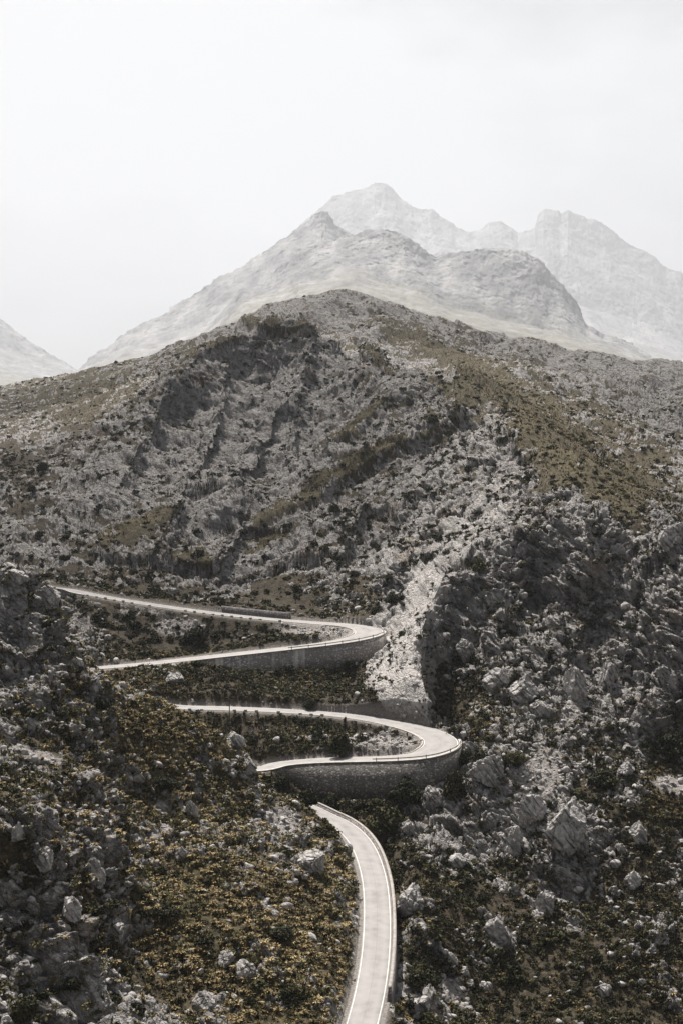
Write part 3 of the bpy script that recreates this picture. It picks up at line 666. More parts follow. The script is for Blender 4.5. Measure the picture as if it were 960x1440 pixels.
# bright thin cloud, brightest around the sun
dt = N.new('ShaderNodeVectorMath'); dt.operation = 'DOT_PRODUCT'
sd = Vector((math.sin(SUN_AZ) * math.cos(SUN_EL), math.cos(SUN_AZ) * math.cos(SUN_EL), math.sin(SUN_EL)))
dt.inputs[1].default_value = sd; L.new(tc.outputs['Generated'], dt.inputs[0])
glow = ramp(nt, dt.outputs['Value'], [(0.0, (.035, .037, .042)), (.40, (.08, .084, .094)), (.52, (.43, .432, .436)), (.85, (.43, .43, .43)), (1.0, (.43, .43, .425))])
cl = nnoise(nt, 1.7, 6, .55, vscale(nt, tc.outputs['Generated'], (1, 1, 2.6)))
cl_c = mix(nt, ramp(nt, cl, [(.36, (0, 0, 0)), (.60, (1, 1, 1))]), (.40, .41, .43), (1.48, 1.48, 1.46))
mul = N.new('ShaderNodeMix'); mul.data_type = 'RGBA'; mul.blend_type = 'MULTIPLY'; mul.inputs[0].default_value = 1
L.new(glow, mul.inputs[6]); L.new(cl_c, mul.inputs[7])
sc10 = N.new('ShaderNodeVectorMath'); sc10.operation = 'SCALE'; sc10.inputs['Scale'].default_value = 12.0; L.new(mul.outputs[2], sc10.inputs[0])
skm = mix(nt, .93, sky.outputs[0], sc10.outputs[0])
bg = N['Background']; L.new(skm, bg.inputs[0]); bg.inputs[1].default_value = .05
ld = bpy.data.lights.new('sun', 'SUN'); ld.energy = 5.0; ld.angle = R(.6); ld.color = (1, .935, .86)
lo = bpy.data.objects.new('sun', ld); link(lo); lo.rotation_euler = (-sd).to_track_quat('-Z', 'Y').to_euler(); lo.location = (0, 0, 200)
cd = bpy.data.cameras.new('camera'); cd.sensor_fit = 'VERTICAL'; cd.sensor_height = 36; cd.lens = 50; cd.clip_start = .5; cd.clip_end = 90000
cam = bpy.data.objects.new('camera', cd); link(cam); cam.rotation_euler = (R(90) - PITCH, 0, 0); S.camera = cam
# thin clouds above the haze, out of the picture overhead: added to dim the central hill and slopes beyond as in the photograph
cm, cnt, cN, cL, cb = mat('thin cloud')
cb.inputs['Base Color'].default_value = (.9, .9, .9, 1); cb.inputs['Roughness'].default_value = 1
ctr = cN.new('ShaderNodeBsdfTransparent'); ctl = cN.new('ShaderNodeBsdfTranslucent'); ctl.inputs[0].default_value = (.9, .9, .9, 1)
cmx = cN.new('ShaderNodeMixShader'); cmx.inputs[0].default_value = .24; cL.new(ctr.outputs[0], cmx.inputs[1]); cL.new(ctl.outputs[0], cmx.inputs[2]); cL.new(cmx.outputs[0], cN['Material Output'].inputs[0])
def cloud(tx, ty, tz, rx, ry, seed):
    r_ = np.random.default_rng(seed); bm = bmesh.new(); bmesh.ops.create_icosphere(bm, subdivisions=5, radius=1); V_ = np.array([v.co[:] for v in bm.verts])
    b_ = NoiseBank(); b_.add('a', 'noise', 1.6, detail=5, rough=.55); z_ = b_.run(V_ + seed)['a']
    for v, k_ in zip(bm.verts, z_): v.co *= .55 + .9 * float(k_)
    me = bpy.data.meshes.new('cloud'); bm.to_mesh(me); bm.free(); me.materials.append(cm)
    o = bpy.data.objects.new('cloud', me); link(o); t = (5400 - tz) / sd.z; o.location = Vector((tx, ty, tz)) + sd * t; o.scale = (rx, ry, 90); tag(o, kind='stuff')
cloud(-120, 720, 0, 165, 215, 3)
cloud(330, 900, 0, 170, 150, 8)
cloud(40, 1330, 130, 420, 190, 12)
HAZE = 4.5e-5
bm = bmesh.new(); bmesh.ops.create_cube(bm, size=1); me = bpy.data.meshes.new('haze'); bm.to_mesh(me); bm.free()
hz = bpy.data.objects.new('haze', me); link(hz); hz.scale = (76000, 58000, 5000 + 166); hz.location = (0, 14000, (5000 - 166) / 2); tag(hz, kind='stuff')
hm = bpy.data.materials.new('haze'); hm.use_nodes = True; hm.node_tree.nodes.clear()
ho = hm.node_tree.nodes.new('ShaderNodeOutputMaterial'); hv = hm.node_tree.nodes.new('ShaderNodeVolumePrincipled')
hv.inputs['Color'].default_value = (.58, .611, .662, 1); hv.inputs['Density'].default_value = HAZE; hv.inputs['Anisotropy'].default_value = .3
hm.node_tree.links.new(hv.outputs[0], ho.inputs['Volume']); me.materials.append(hm)
S.view_settings.view_transform = 'Standard'; S.view_settings.look = 'None'; S.view_settings.gamma = 1; S.view_settings.exposure = 1.2
S.cycles.max_bounces = 6; S.cycles.diffuse_bounces = 2; S.cycles.volume_bounces = 1; S.cycles.use_denoising = True; S.cycles.use_adaptive_sampling = False
try: S.cycles.denoising_input_passes = 'RGB_ALBEDO_NORMAL'; S.cycles.denoising_prefilter = 'ACCURATE'
except Exception: pass
try: S.cycles.denoiser = 'OPENIMAGEDENOISE'
except Exception: pass
S.render.resolution_x = 682; S.render.resolution_y = 1024

# __STAGE3__
# ------------------------------------------------------------------ finding places on the ground
PX, PY, DEP = project(Pd)
SW, SH = 480, 720
ix = np.floor(PX / 2).astype(int); iy = np.floor(PY / 2).astype(int)
inside = (ix >= 0) & (ix < SW) & (iy >= 0) & (iy < SH) & (Y > 100)
ZB = np.full((SH, SW), 1e9); np.minimum.at(ZB, (iy[inside], ix[inside]), DEP[inside])
# close small holes, then keep the nearest surface around each cell
ZN = ZB.copy()
for dy_ in (-1, 0, 1):
    for dx_ in (-1, 0, 1):
        ZN = np.minimum(ZN, np.roll(np.roll(ZB, dy_, 0), dx_, 1))
VIS = np.zeros(len(X), bool)
VIS[inside] = DEP[inside] < ZN[iy[inside], ix[inside]] * 1.012 + .8
visidx = np.where(VIS)[0]
Nd = grid_normals(Pd.reshape(NRW, nU, 3)).reshape(-1, 3)
def place(px, py, ok=None):
    c = visidx if ok is None else visidx[ok[visidx]]
    d = (PX[c] - px) ** 2 + (PY[c] - py) ** 2
    k_ = c[np.argmin(d)]; return Pd[k_].copy(), Nb[k_]
# area of every grid cell, for scattering
Q = Pd.reshape(NRW, nU, 3)
cellA = np.zeros((NRW, nU)); cr = np.cross(Q[:-1, 1:] - Q[:-1, :-1], Q[1:, :-1] - Q[:-1, :-1]); cellA[:-1, :-1] = np.linalg.norm(cr, axis=2); cellA = cellA.ravel()
inview = (PX > -60) & (PX < 1020) & (PY < 1520) & (Y > 150)
def scatter(density, n, jitter=True):
    wgt = density * cellA * inview
    cdf = np.cumsum(wgt); k_ = np.searchsorted(cdf, rng.random(n) * cdf[-1]); k_ = np.minimum(k_, len(X) - nU - 2)
    a = rng.random(n)[:, None]; b = rng.random(n)[:, None]
    p = Pd[k_] * (1 - a) * (1 - b) + Pd[k_ + 1] * a * (1 - b) + Pd[k_ + nU] * (1 - a) * b + Pd[k_ + nU + 1] * a * b
    return k_, p
print('places', round(time.time() - T0, 1))

# ------------------------------------------------------------------ road
def sweep(name, i0, i1, prof, material, parent=None, closed=True, smooth_shade=True, z_of=None, step=1, caps=True):
    """profile [(offset to the right, height)] (callables of the sample index allowed) swept along the centreline"""
    I = np.arange(i0, i1, step); n = len(I); k_ = len(prof); V = np.zeros((n, k_, 3))
    for c, (o_, h_) in enumerate(prof):
        off_ = o_(I) if callable(o_) else np.full(n, float(o_)); hh = h_(I) if callable(h_) else np.full(n, float(h_))
        V[:, c, :2] = RL[I, :2] + RN[I] * off_[:, None]; V[:, c, 2] = RL[I, 2] + hh
    ii = np.arange(n * k_).reshape(n, k_)
    F_ = []
    for c in range(k_ if closed else k_ - 1):
        d_ = (c + 1) % k_; F_.append(np.stack([ii[:-1, c], ii[:-1, d_], ii[1:, d_], ii[1:, c]], -1))
    F_ = np.concatenate(F_)
    o = mesh_np(name, V.reshape(-1, 3), F_, material, smooth_shade, parent)
    if closed and caps and k_ == 4:
        bm = bmesh.new(); bm.from_mesh(o.data); bm.verts.ensure_lookup_table()
        for r_ in (0, n - 1): bm.faces.new([bm.verts[int(ii[r_, c])] for c in range(4)])
        bmesh.ops.recalc_face_normals(bm, faces=bm.faces); bm.to_mesh(o.data); bm.free()
    return o
def asphalt():
    m, nt, N, L, b = mat('worn grey asphalt'); co_ = coords(nt)
    a = nnoise(nt, .35, 5, .6, co_); f = nnoise(nt, 5, 3, .6, co_)
    at = N.new('ShaderNodeAttribute'); at.attribute_name = 'across'
    tr = ramp(nt, math_(nt, 'PINGPONG', math_(nt, 'ABSOLUTE', at.outputs['Fac']), .5), [(.18, (0, 0, 0)), (.5, (1, 1, 1))])
    c = ramp(nt, a, [(.3, (.17, .164, .16)), (.48, (.235, .227, .222)), (.7, (.29, .281, .275))])
    c = mix(nt, math_(nt, 'MULTIPLY', tr, .5), c, (.30, .29, .283))
    c = mix(nt, math_(nt, 'MULTIPLY', f, .3), c, (.15, .145, .14))
    seam = ramp(nt, math_(nt, 'ABSOLUTE', at.outputs['Fac']), [(.0, (1, 1, 1)), (.035, (0, 0, 0))])
    c = mix(nt, math_(nt, 'MULTIPLY', seam, .4), c, (.12, .115, .11))
    L.new(c, b.inputs['Base Color']); b.inputs['Roughness'].default_value = .75; return m
M_asph = asphalt()
hwf = lambda I: RL[I, 3]
offs = [(-1, -.06), (-.97, 0), (-.6, .03), (-.2, .05), (.2, .05), (.6, .03), (.97, 0), (1, -.06)]
prof = [((lambda I: -hwf(I) - .25), -1.0)] + [((lambda I, f=f: hwf(I) * f), h) for f, h in offs] + [((lambda I: hwf(I) + .25), -1.0)]
road = sweep('road', 0, NR, prof, M_asph, closed=False); tag(road, kind='structure')
ac = np.tile([-1, -1, -.97, -.6, -.2, .2, .6, .97, 1, 1], NR).astype(np.float32); a_ = road.data.attributes.new('across', 'FLOAT', 'POINT'); a_.data.foreach_set('value', ac)
def flat_mat(name, c0, c1, sc=1.5, rough=.8, bmp=0):
    m, nt, N, L, b = mat(name); n_ = nnoise(nt, sc, 5, .65, coords(nt))
    L.new(ramp(nt, n_, [(.32, c0), (.68, c1)]), b.inputs['Base Color']); b.inputs['Roughness'].default_value = rough
    if bmp: bump(nt, b, n_, bmp, .1)
    return m
M_line = flat_mat('worn white paint', (.42, .41, .39), (.78, .77, .74), 2.5)
M_kerb = flat_mat('pale concrete', (.24, .225, .205), (.44, .42, .385), 1.2)
for sgn in (-1, 1):
    sweep('edge_line', 0, NR, [((lambda I, q=sgn: q * (hwf(I) - .36)), .028), ((lambda I, q=sgn: q * (hwf(I) - .23)), .024)], M_line, road, closed=False)
# raised concrete kerb round the inside of the two open bends
for it in (I_tip2, I_tip3):
    sweep('kerb', it - 16, it + 20, [((lambda I: -hwf(I) - .02), -.3), ((lambda I: -hwf(I) - .02), .14), ((lambda I: -hwf(I) - .42), .14), ((lambda I: -hwf(I) - .42), -.3)], M_kerb, road)

# ------------------------------------------------------------------ masonry walls
def stone_mat(name, dark, light, size=.5, streak=0.0):
    m, nt, N, L, b = mat(name); co_ = coords(nt)
    v = N.new('ShaderNodeTexVoronoi'); v.inputs['Scale'].default_value = 1 / size; L.new(vscale(nt, co_, (1, 1, 1.4)), v.inputs['Vector'])
    e = N.new('ShaderNodeTexVoronoi'); e.feature = 'DISTANCE_TO_EDGE'; e.inputs['Scale'].default_value = 1 / size; L.new(vscale(nt, co_, (1, 1, 1.4)), e.inputs['Vector'])
    s_ = N.new('ShaderNodeSeparateColor'); L.new(v.outputs['Color'], s_.inputs[0])
    c = ramp(nt, s_.outputs[0], [(.1, dark), (.75, light), (.97, tuple(min(.7, 2.0 * q) for q in light))])
    c = mix(nt, ramp(nt, e.outputs[0], [(.02, (1, 1, 1)), (.10, (0, 0, 0))]), c, tuple(.55 * q for q in dark))
    c = mix(nt, math_(nt, 'MULTIPLY', ramp(nt, nnoise(nt, .12, 4, .6, co_), [(.4, (0, 0, 0)), (.65, (1, 1, 1))]), .45), c, tuple(.75 * q for q in dark))
    if streak:
        n_ = nnoise(nt, .33, 3, .5, vscale(nt, co_, (1, 1, .03)))
        c = mix(nt, math_(nt, 'MULTIPLY', ramp(nt, n_, [(.57, (0, 0, 0)), (.66, (1, 1, 1))]), streak), c, (.50, .48, .45))
    L.new(c, b.inputs['Base Color']); bump(nt, b, e.outputs[0], .8, .12); return m
M_wdark = stone_mat('dark rubble masonry', (.10, .093, .087), (.20, .187, .175), .55)
M_wpale = stone_mat('grey rubble masonry with lime streaks', (.17, .155, .15), (.29, .27, .265), .55, .75)
M_wlow = stone_mat('low field stone masonry', (.15, .135, .135), (.29, .27, .27), .45)
M_cope = flat_mat('weathered grey coping', (.20, .185, .17), (.36, .34, .315), 1.2)
def wall(name, i0, i1, side, H, top, thick, material, label, off=.55, batter=.06, cap=None, capmat=None, ease=0):
    sg = 1 if side == 'R' else -1
    o_ = lambda d, lo=False: (lambda I: sg * (hwf(I) + off + d + (batter * H(I) if lo else 0)))
    w_ = sweep(name, i0, i1, [(o_(0), top), (o_(thick), top), (o_(thick, True), lambda I: -H(I) - 1.6), (o_(0), lambda I: -H(I) - 1.6)], material)
    tag(w_, label, 'wall')
    if cap:
        sweep('coping', i0, i1, [(o_(-.04), top + .002), (o_(thick + .08), top + .002), (o_(thick + .08), top + cap), (o_(-.04), top + cap)], capmat, w_)
    return w_
HR = lambda I: WR[I]; HL = lambda I: WL[I]
wall('retaining_wall', I_w2a - 6, I_w2b + 6, 'R', HR, -.05, .6, M_wdark, 'tall dark stone retaining wall under the lower hairpin bend', off=.12, cap=.16, capmat=M_kerb)
wall('retaining_wall', I_w3a - 4, I_w3b + 4, 'R', HR, -.05, .6, M_wpale, 'grey retaining wall with pale vertical streaks under the upper hairpin bend', off=.12, cap=.16, capmat=M_kerb)
wall('retaining_wall', I_w4a - 2, I_w4b, 'L', HL, -.05, .6, M_wdark, 'small dark retaining wall under the road where it leaves behind the left crag', off=.12, cap=.12, capmat=M_kerb)
par = wall('parapet_wall', i_p0, i_p1, 'R', HR, .62, .5, M_wlow, 'low pale stone parapet along the outer edge of the lowest road', off=.28, cap=.12, capmat=M_cope)
i_s0 = road_index(302, 862.3, -59.2); i_s1 = road_index(408, 873, -61.3)
w_ = sweep('stone_wall', min(i_s0, i_s1), max(i_s0, i_s1), [((lambda I: hwf(I) + 1.0), -1.), ((lambda I: hwf(I) + 1.0), 2.0), ((lambda I: hwf(I) + 1.55), 2.0), ((lambda I: hwf(I) + 1.7), -1.)], M_wlow)
tag(w_, 'low straight grey stone wall on the uphill side of the top road', 'wall')
# guard rails on the two big walls
M_rail = flat_mat('dull galvanised steel', (.30, .29, .27), (.46, .44, .41), 3, .5)
M_post = flat_mat('weathered rail post', (.16, .12, .09), (.28, .22, .17), 3, .7)
def guard_rail(i0, i1, label):
    root = bpy.data.objects.new('guard_rail', None); link(root); root.location = RL[i0, :3]; tag(root, label, 'guard rail')
    def child(o): o.parent = root; o.location = -Vector(RL[i0, :3]); return o
    child(sweep('rail', i0, i1, [((lambda I: hwf(I) + .30), .52), ((lambda I: hwf(I) + .36), .52), ((lambda I: hwf(I) + .36), .80), ((lambda I: hwf(I) + .30), .80)], M_rail))
    for i in range(i0 + 1, i1, 5):
        bm = bmesh.new(); bmesh.ops.create_cube(bm, size=1, matrix=Matrix.Translation((0, 0, .45)) @ Matrix.Diagonal((.16, .16, 1.1, 1)))
        me = bpy.data.meshes.new('post'); bm.to_mesh(me); bm.free(); me.materials.append(M_post)
        o = bpy.data.objects.new('post', me); link(o, root)
        p = Vector((*(RL[i, :2] + RN[i] * (RL[i, 3] + .47)), RL[i, 2])) - Vector(RL[i0, :3]); o.location = p; o.rotation_euler = (0, 0, math.atan2(RT[i, 1], RT[i, 0]))
guard_rail(road_index(530, 1066.5, -82.4), I_tip2 - 1, 'thin guard rail on posts round the lower hairpin bend')
guard_rail(road_index(400, 912, -65.8), I_tip3 - 1, 'thin guard rail on posts round the upper hairpin bend')
# kerb stones (little pale blocks) along the outer edge of the straight stretches
def kerb_stone_mesh():
    bm = bmesh.new(); bmesh.ops.create_cube(bm, size=1, matrix=Matrix.Translation((0, 0, .18)) @ Matrix.Diagonal((.95, .4, .56, 1)))
    bmesh.ops.bevel(bm, geom=bm.edges[:], offset=.07, segments=2, affect='EDGES')
    for v in bm.verts: v.co.x *= 1 - .1 * max(0, v.co.z); v.co.y *= 1 - .25 * max(0, v.co.z)
    me = bpy.data.meshes.new('kerb_stone'); bm.to_mesh(me); bm.free(); me.materials.append(M_kerb); return me
KS = kerb_stone_mesh()
def kerb_row(i0, i1, side, step, label, group):
    for i in range(i0, i1, step):
        if rng.random() < .3: continue
        o = bpy.data.objects.new('kerb_stone', KS); link(o)
        o.location = (*(RL[i, :2] + side * RN[i] * (RL[i, 3] + .3)), RL[i, 2] - .04); o.rotation_euler = (0, 0, math.atan2(RT[i, 1], RT[i, 0]) + rng.normal(0, .05)); o.scale = (1, 1, rng.uniform(.6, 1.15))
        tag(o, label, 'kerb stone', group)
kerb_row(road_index(395, 872, -61), road_index(125, 835, -54), -1, 3, 'small pale kerb stone on the outer edge of the top road', 'kerb stones along the top road')
kerb_row(road_index(455, 1003, -77.1), road_index(255, 994, -75.1), -1, 3, 'small pale kerb stone on the outer edge of the straight road above the lower bend', 'kerb stones above the lower bend')
# milestone, white with a yellow head
mp = RL[road_index(298, 923.4, -67.3)]; j_ = road_index(298, 923.4, -67.3)
root = bpy.data.objects.new('milestone', None); link(root); root.location = (*(mp[:2] - RN[j_] * (mp[3] + .5)), mp[2] - .1); tag(root, 'white roadside milestone with a yellow head beside the road below the dark tree', 'milestone')
def prim(name, material, parent, mtx, kind='cube', bev=.04, seg=10, r2=1.0):
    bm = bmesh.new()
    if kind == 'cube': bmesh.ops.create_cube(bm, size=1, matrix=mtx)
    else: bmesh.ops.create_cone(bm, cap_ends=True, segments=seg, radius1=1, radius2=r2, depth=1, matrix=mtx)
    if bev: bmesh.ops.bevel(bm, geom=bm.edges[:], offset=bev, segments=2, affect='EDGES')
    me = bpy.data.meshes.new(name); bm.to_mesh(me); bm.free(); me.materials.append(material); return link(bpy.data.objects.new(name, me), parent)
M_white = flat_mat('white painted stone', (.62, .61, .59), (.8, .79, .77), 4); M_yel = flat_mat('yellow painted stone', (.55, .33, .03), (.68, .42, .05), 4)
prim('post', M_white, root, Matrix.Translation((0, 0, .42)) @ Matrix.Diagonal((.62, .4, .95, 1)))
prim('head', M_yel, root, Matrix.Translation((0, 0, 1.10)) @ Matrix.Diagonal((.58, .36, .42, 1)), bev=.1)
# utility pole
pp, _ = place(323, 1031)
root = bpy.data.objects.new('utility_pole', None); link(root); root.location = pp; tag(root, 'thin dark wooden utility pole in front of the road above the lower bend', 'utility pole')
M_wood = flat_mat('weathered pole timber', (.035, .028, .022), (.075, .06, .048), 2)
hp = max(6.5, (PY[np.argmin(((Pd - pp) ** 2).sum(1))] - 981) / F * pp[1])
prim('pole', M_wood, root, Matrix.Translation((0, 0, hp / 2 - .3)) @ Matrix.Diagonal((.17, .17, hp + .6, 1)), 'cone', 0, 10, .65)
prim('crossarm', M_wood, root, Matrix.Translation((0, -.2, hp - .45)) @ Matrix.Diagonal((1.9, .14, .16, 1)), bev=.02)
M_ins = flat_mat('dark glazed insulator', (.05, .045, .05), (.09, .08, .08), 3, .3)
for dx_ in (-.8, 0, .8): prim('insulator', M_ins, root, Matrix.Translation((dx_, -.2, hp - .24)) @ Matrix.Diagonal((.09, .09, .24, 1)), 'cone', 0, 8, .6)
print('road things', round(time.time() - T0, 1))

# ------------------------------------------------------------------ leaves
def leaf_mat(name, stops, attr='tone'):
    m, nt, N, L, b = mat(name); at = N.new('ShaderNodeAttribute'); at.attribute_name = attr
    oi = N.new('ShaderNodeObjectInfo')
    t = math_(nt, 'ADD', at.outputs['Fac'], math_(nt, 'MULTIPLY', math_(nt, 'SUBTRACT', oi.outputs['Random'], .5), .35))
    L.new(ramp(nt, t, stops), b.inputs['Base Color']); b.inputs['Roughness'].default_value = .8; b.inputs['Specular IOR Level'].default_value = .12; return m
M_leaf = leaf_mat('dark evergreen leaves', [(.0, (.010, .011, .006)), (.4, (.020, .022, .010)), (.75, (.038, .038, .017)), (1., (.062, .056, .026))])
M_olive = leaf_mat('olive green leaves', [(.0, (.022, .023, .011)), (.5, (.050, .050, .022)), (1., (.10, .092, .045))])
M_straw = leaf_mat('dry tussock grass', [(.0, (.018, .016, .008)), (.28, (.058, .047, .021)), (.52, (.155, .116, .054)), (.76, (.33, .255, .135)), (1., (.47, .385, .23))])
M_herb = leaf_mat('olive heather tufts', [(.0, (.014, .014, .007)), (.4, (.042, .040, .017)), (.7, (.098, .088, .040)), (1., (.19, .168, .082))])
M_bark = flat_mat('grey brown bark', (.05, .042, .035), (.10, .085, .07), 4)
M_rock = None
def leaves(n, seed, clumps=9, leaf=.13, flat=.75, hole=.0):
    """unit crown: many small leaf faces in clumps through its volume; returns V, F(quads), tone"""
    r_ = np.random.default_rng(seed)
    cc = r_.normal(size=(clumps, 3)); cc /= np.linalg.norm(cc, axis=1)[:, None]; cc *= r_.uniform(.25, .68, (clumps, 1)); cc[:, 2] = np.abs(cc[:, 2]) * 1.0
    cr_ = r_.uniform(.28, .50, clumps); ct = r_.uniform(.1, .75, clumps)
    k_ = r_.integers(0, clumps, n)
    d = r_.normal(size=(n, 3)); d /= np.linalg.norm(d, axis=1)[:, None]
    p = cc[k_] + d * (cr_[k_] * r_.uniform(.55, 1.08, n) ** .6)[:, None]; p[:, 2] = np.maximum(p[:, 2] * flat, -.08 + .05 * r_.random(n))
    nr = d + r_.normal(scale=.6, size=(n, 3)); nr /= np.linalg.norm(nr, axis=1)[:, None]
    u = np.cross(nr, r_.normal(size=(n, 3))); u /= np.linalg.norm(u, axis=1)[:, None]; v = np.cross(nr, u)
    s_ = (leaf * r_.uniform(.5, 1.3, n))[:, None]
    V = np.stack([p - u * s_, p - v * s_ * .6, p + u * s_, p + v * s_ * .6], 1).reshape(-1, 3)
    Fq = np.arange(4 * n).reshape(n, 4)
    tone = np.repeat(np.clip(ct[k_] + r_.normal(0, .16, n), 0, 1), 4)
    return V, Fq, tone
def leaf_mesh(name, material, *a, **k_):
    V, Fq, tn = leaves(*a, **k_)
    me = bpy.data.meshes.new(name); me.from_pydata(V.tolist(), [], Fq.tolist()); me.materials.append(material)
    a_ = me.attributes.new('tone', 'FLOAT', 'POINT'); a_.data.foreach_set('value', tn.astype(np.float32)); return me
SH_DARK = [leaf_mesh('foliage', M_leaf, 420, 100 + i, 7 + i % 4, .15, .72 + .06 * (i % 3)) for i in range(7)]
SH_OLIVE = [leaf_mesh('foliage', M_olive, 420, 200 + i, 7 + i % 4, .15, .70 + .06 * (i % 3)) for i in range(5)]
TR_DARK = [leaf_mesh('crown', M_leaf, 2200, 300 + i, 18, .085, .95) for i in range(5)]
TR_OLIVE = [leaf_mesh('crown', M_olive, 2200, 320 + i, 18, .085, .95) for i in range(3)]
def trunk_mesh(seed):
    r_ = random.Random(seed); bm = bmesh.new()
    def limb(a, b, ra, rb):
        d = (b - a); q = d.to_track_quat('Z', 'Y').to_matrix().to_4x4()
        bmesh.ops.create_cone(bm, cap_ends=False, segments=7, radius1=ra, radius2=rb, depth=d.length, matrix=Matrix.Translation((a + b) / 2) @ q)
    top = Vector((r_.uniform(-.05, .05), r_.uniform(-.05, .05), .30)); limb(Vector((0, 0, -.18)), top, .07, .05)
    for i in range(5):
        an = i * 1.26 + r_.random(); e = top + Vector((math.cos(an) * .34, math.sin(an) * .34, .22 + .2 * r_.random())); limb(top - Vector((0, 0, .03)), e, .04, .014)
    me = bpy.data.meshes.new('trunk'); bm.to_mesh(me); bm.free(); me.materials.append(M_bark); return me
TRK = [trunk_mesh(i) for i in range(3)]
TAKEN = []
def tree(px, py, wpx, label, olive=False, tall=1.0, cat='tree', name='tree', group=None):
    p, _ = place(px, py); rad = wpx / F * p[1] / 2
    root = bpy.data.objects.new(name, None); link(root); root.location = p; root.rotation_euler = (0, 0, random.uniform(0, 6.28)); root.scale = (rad, rad, rad * tall)
    tag(root, label, cat, group)
    o = bpy.data.objects.new('crown', random.choice(TR_OLIVE if olive else TR_DARK)); link(o, root); o.location = (0, 0, .28)
    t = bpy.data.objects.new('trunk', random.choice(TRK)); link(t, root); TAKEN.append((p[0], p[1], rad)); return root
TREES = [
 (477, 1062, 44, 'large dark bushy tree on the gravel bank inside the lower hairpin bend', False, 1.35),
 (278, 905, 40, 'large round dark tree between the two upper road legs', False, 1.15),
 (432, 1134, 40, 'green bushy tree at the left foot of the big dark wall', False, 1.1),
 (466, 1140, 36, 'dark bushy tree just above the start of the low parapet', False, 1.2),
 (541, 1172, 64, 'big olive tree beside the outer bend of the lowest road, under the wall', True, 1.15),
 (572, 1128, 64, 'broad dark tree against the right half of the big wall', False, .9),
 (636, 1122, 44, 'tall dark tree at the right end of the big wall', False, 1.5),
 (652, 1078, 36, 'dark bushy tree just past the tip of the lower hairpin bend', False, 1.1),
 (395, 1112, 34, 'small dark tree at the skyline left of the big wall', False, 1.1),
 (435, 997, 26, 'dark bushy tree touching the far side of the road above the lower bend', False, 1.1),
 (492, 942, 22, 'dark bushy tree against the right part of the streaked wall', False, 1.2),
 (550, 850, 24, 'dark bushy tree on the slope just above the upper hairpin bend', False, 1.3),
 (470, 722, 22, 'dark tree alone high on the rocky face of the central hill', False, 1.2),
 (672, 806, 32, 'green bushy tree on the edge of the cliff beside the pale slab', True, 1.3),
 (609, 596, 22, 'grey green round tree on the ridge above the pale rock', True, 1.1),
 (724, 1075, 36, 'dark round tree on the right slope below the broken crags', True, 1.0),
 (850, 1105, 60, 'wide dark thicket tree in the hollow above the big pyramid rock', False, .7),
 (945, 1068, 54, 'very dark tree mass in the shaded hollow at the right edge', False, 1.2),
 (34, 1450, 58, 'pale olive bush tree in the bottom left corner', True, 1.2),
 (590, 1385, 54, 'broad dark tree below the parapet beside the lowest road', False, .8),
 (235, 1290, 46, 'broad dark tree on the grassy left slope', False, .7),
 (395, 1320, 50, 'wide dark tree on the left slope near the road', False, .6),
 (230, 1110, 40, 'dark low tree high on the left slope', False, .8),
 (75, 1200, 30, 'dark green upright tree beside the outcrops at the left edge', False, 1.3),
 (60, 665, 22, 'dark tree on the far left flank of the central hill', False, 1.2),
 (45, 694, 18, 'second dark tree lower on the far left flank of the central hill', False, 1.1),
 (415, 482, 12, 'small dark tree just under the top of the rocky dome', False, 1.1),
 (165, 512, 7, 'small dark tree on the skyline of the left shoulder', False, 1.1),
 (600, 1440, 40, 'dark green tree at the bottom edge right of the road', True, .8),
 (100, 1395, 36, 'dark tree on the crag at the lower left', False, .9),
]
for px_, py_, w__, lb_, ol_, tl_ in TREES: tree(px_, py_, w__, lb_, ol_, tl_)

# ------------------------------------------------------------------ shrubs: the 300 that show largest are things, the rest one mass
nearroad = rdist < 1.6
shr_tone = lookup(RK, px0, py0)
dens_s = ((1 - rock) * (1 - scree * .9) * (.35 + 1.2 * (1 - gt)) * (1 - pale) + .10 * rock * (1 - .7 * pale) + .16 * rock * smooth(460, 520, Y) * (1 - smooth(850, 950, Y)) * (1 - pale) + .22 * smooth(440, 480, Y) * (1 - smooth(600, 720, Y)) * (px0 > 480)) * (~nearroad) * (.25 + .75 * smooth(.35, .65, NZ['mid'] + .5 * (NZ['patch'] - .5))) * (1 + 1.2 * smooth(420, 470, Y)*0 )
dens_s = dens_s * np.where(Y < 330, 2.1, np.where(Y < 480, 2.2, np.where(Y < 900, .6, .13))) * (Y < 1650)
kS, pS = scatter(dens_s, 16000)
rS = rng.lognormal(-.05, .42, len(kS)) * np.where(Y[kS] < 345, 1.05, np.where(Y[kS] < 480, 1.05, np.where(Y[kS] < 900, 1.4, 1.6))) * (1 - .25 * gt[kS])
rS = np.clip(rS, .3, 2.7)
okS = np.array([all((p[0] - t[0]) ** 2 + (p[1] - t[1]) ** 2 > (t[2] * .9) ** 2 for t in TAKEN) for p in pS])
for m, dd, side, j, zr in FIELDS: pass
q = np.stack([pS[:, 0], pS[:, 1]], 1); dR = np.sqrt(((q[:, None] - RL[None, ::3, :2]) ** 2).sum(2)).min(1) - 3.6
okS &= dR > rS * .8 + .3
kS, pS, rS = kS[okS], pS[okS], rS[okS]
isol = rng.random(len(kS)) < np.where(gt[kS] > .55, .5, .22)
appar = rS / Y[kS] * VIS[kS] * ((PX[kS] > 8) & (PX[kS] < 952) & (PY[kS] < 1430))
order = np.argsort(-appar); N_IND = 300 - len(TREES) * 0
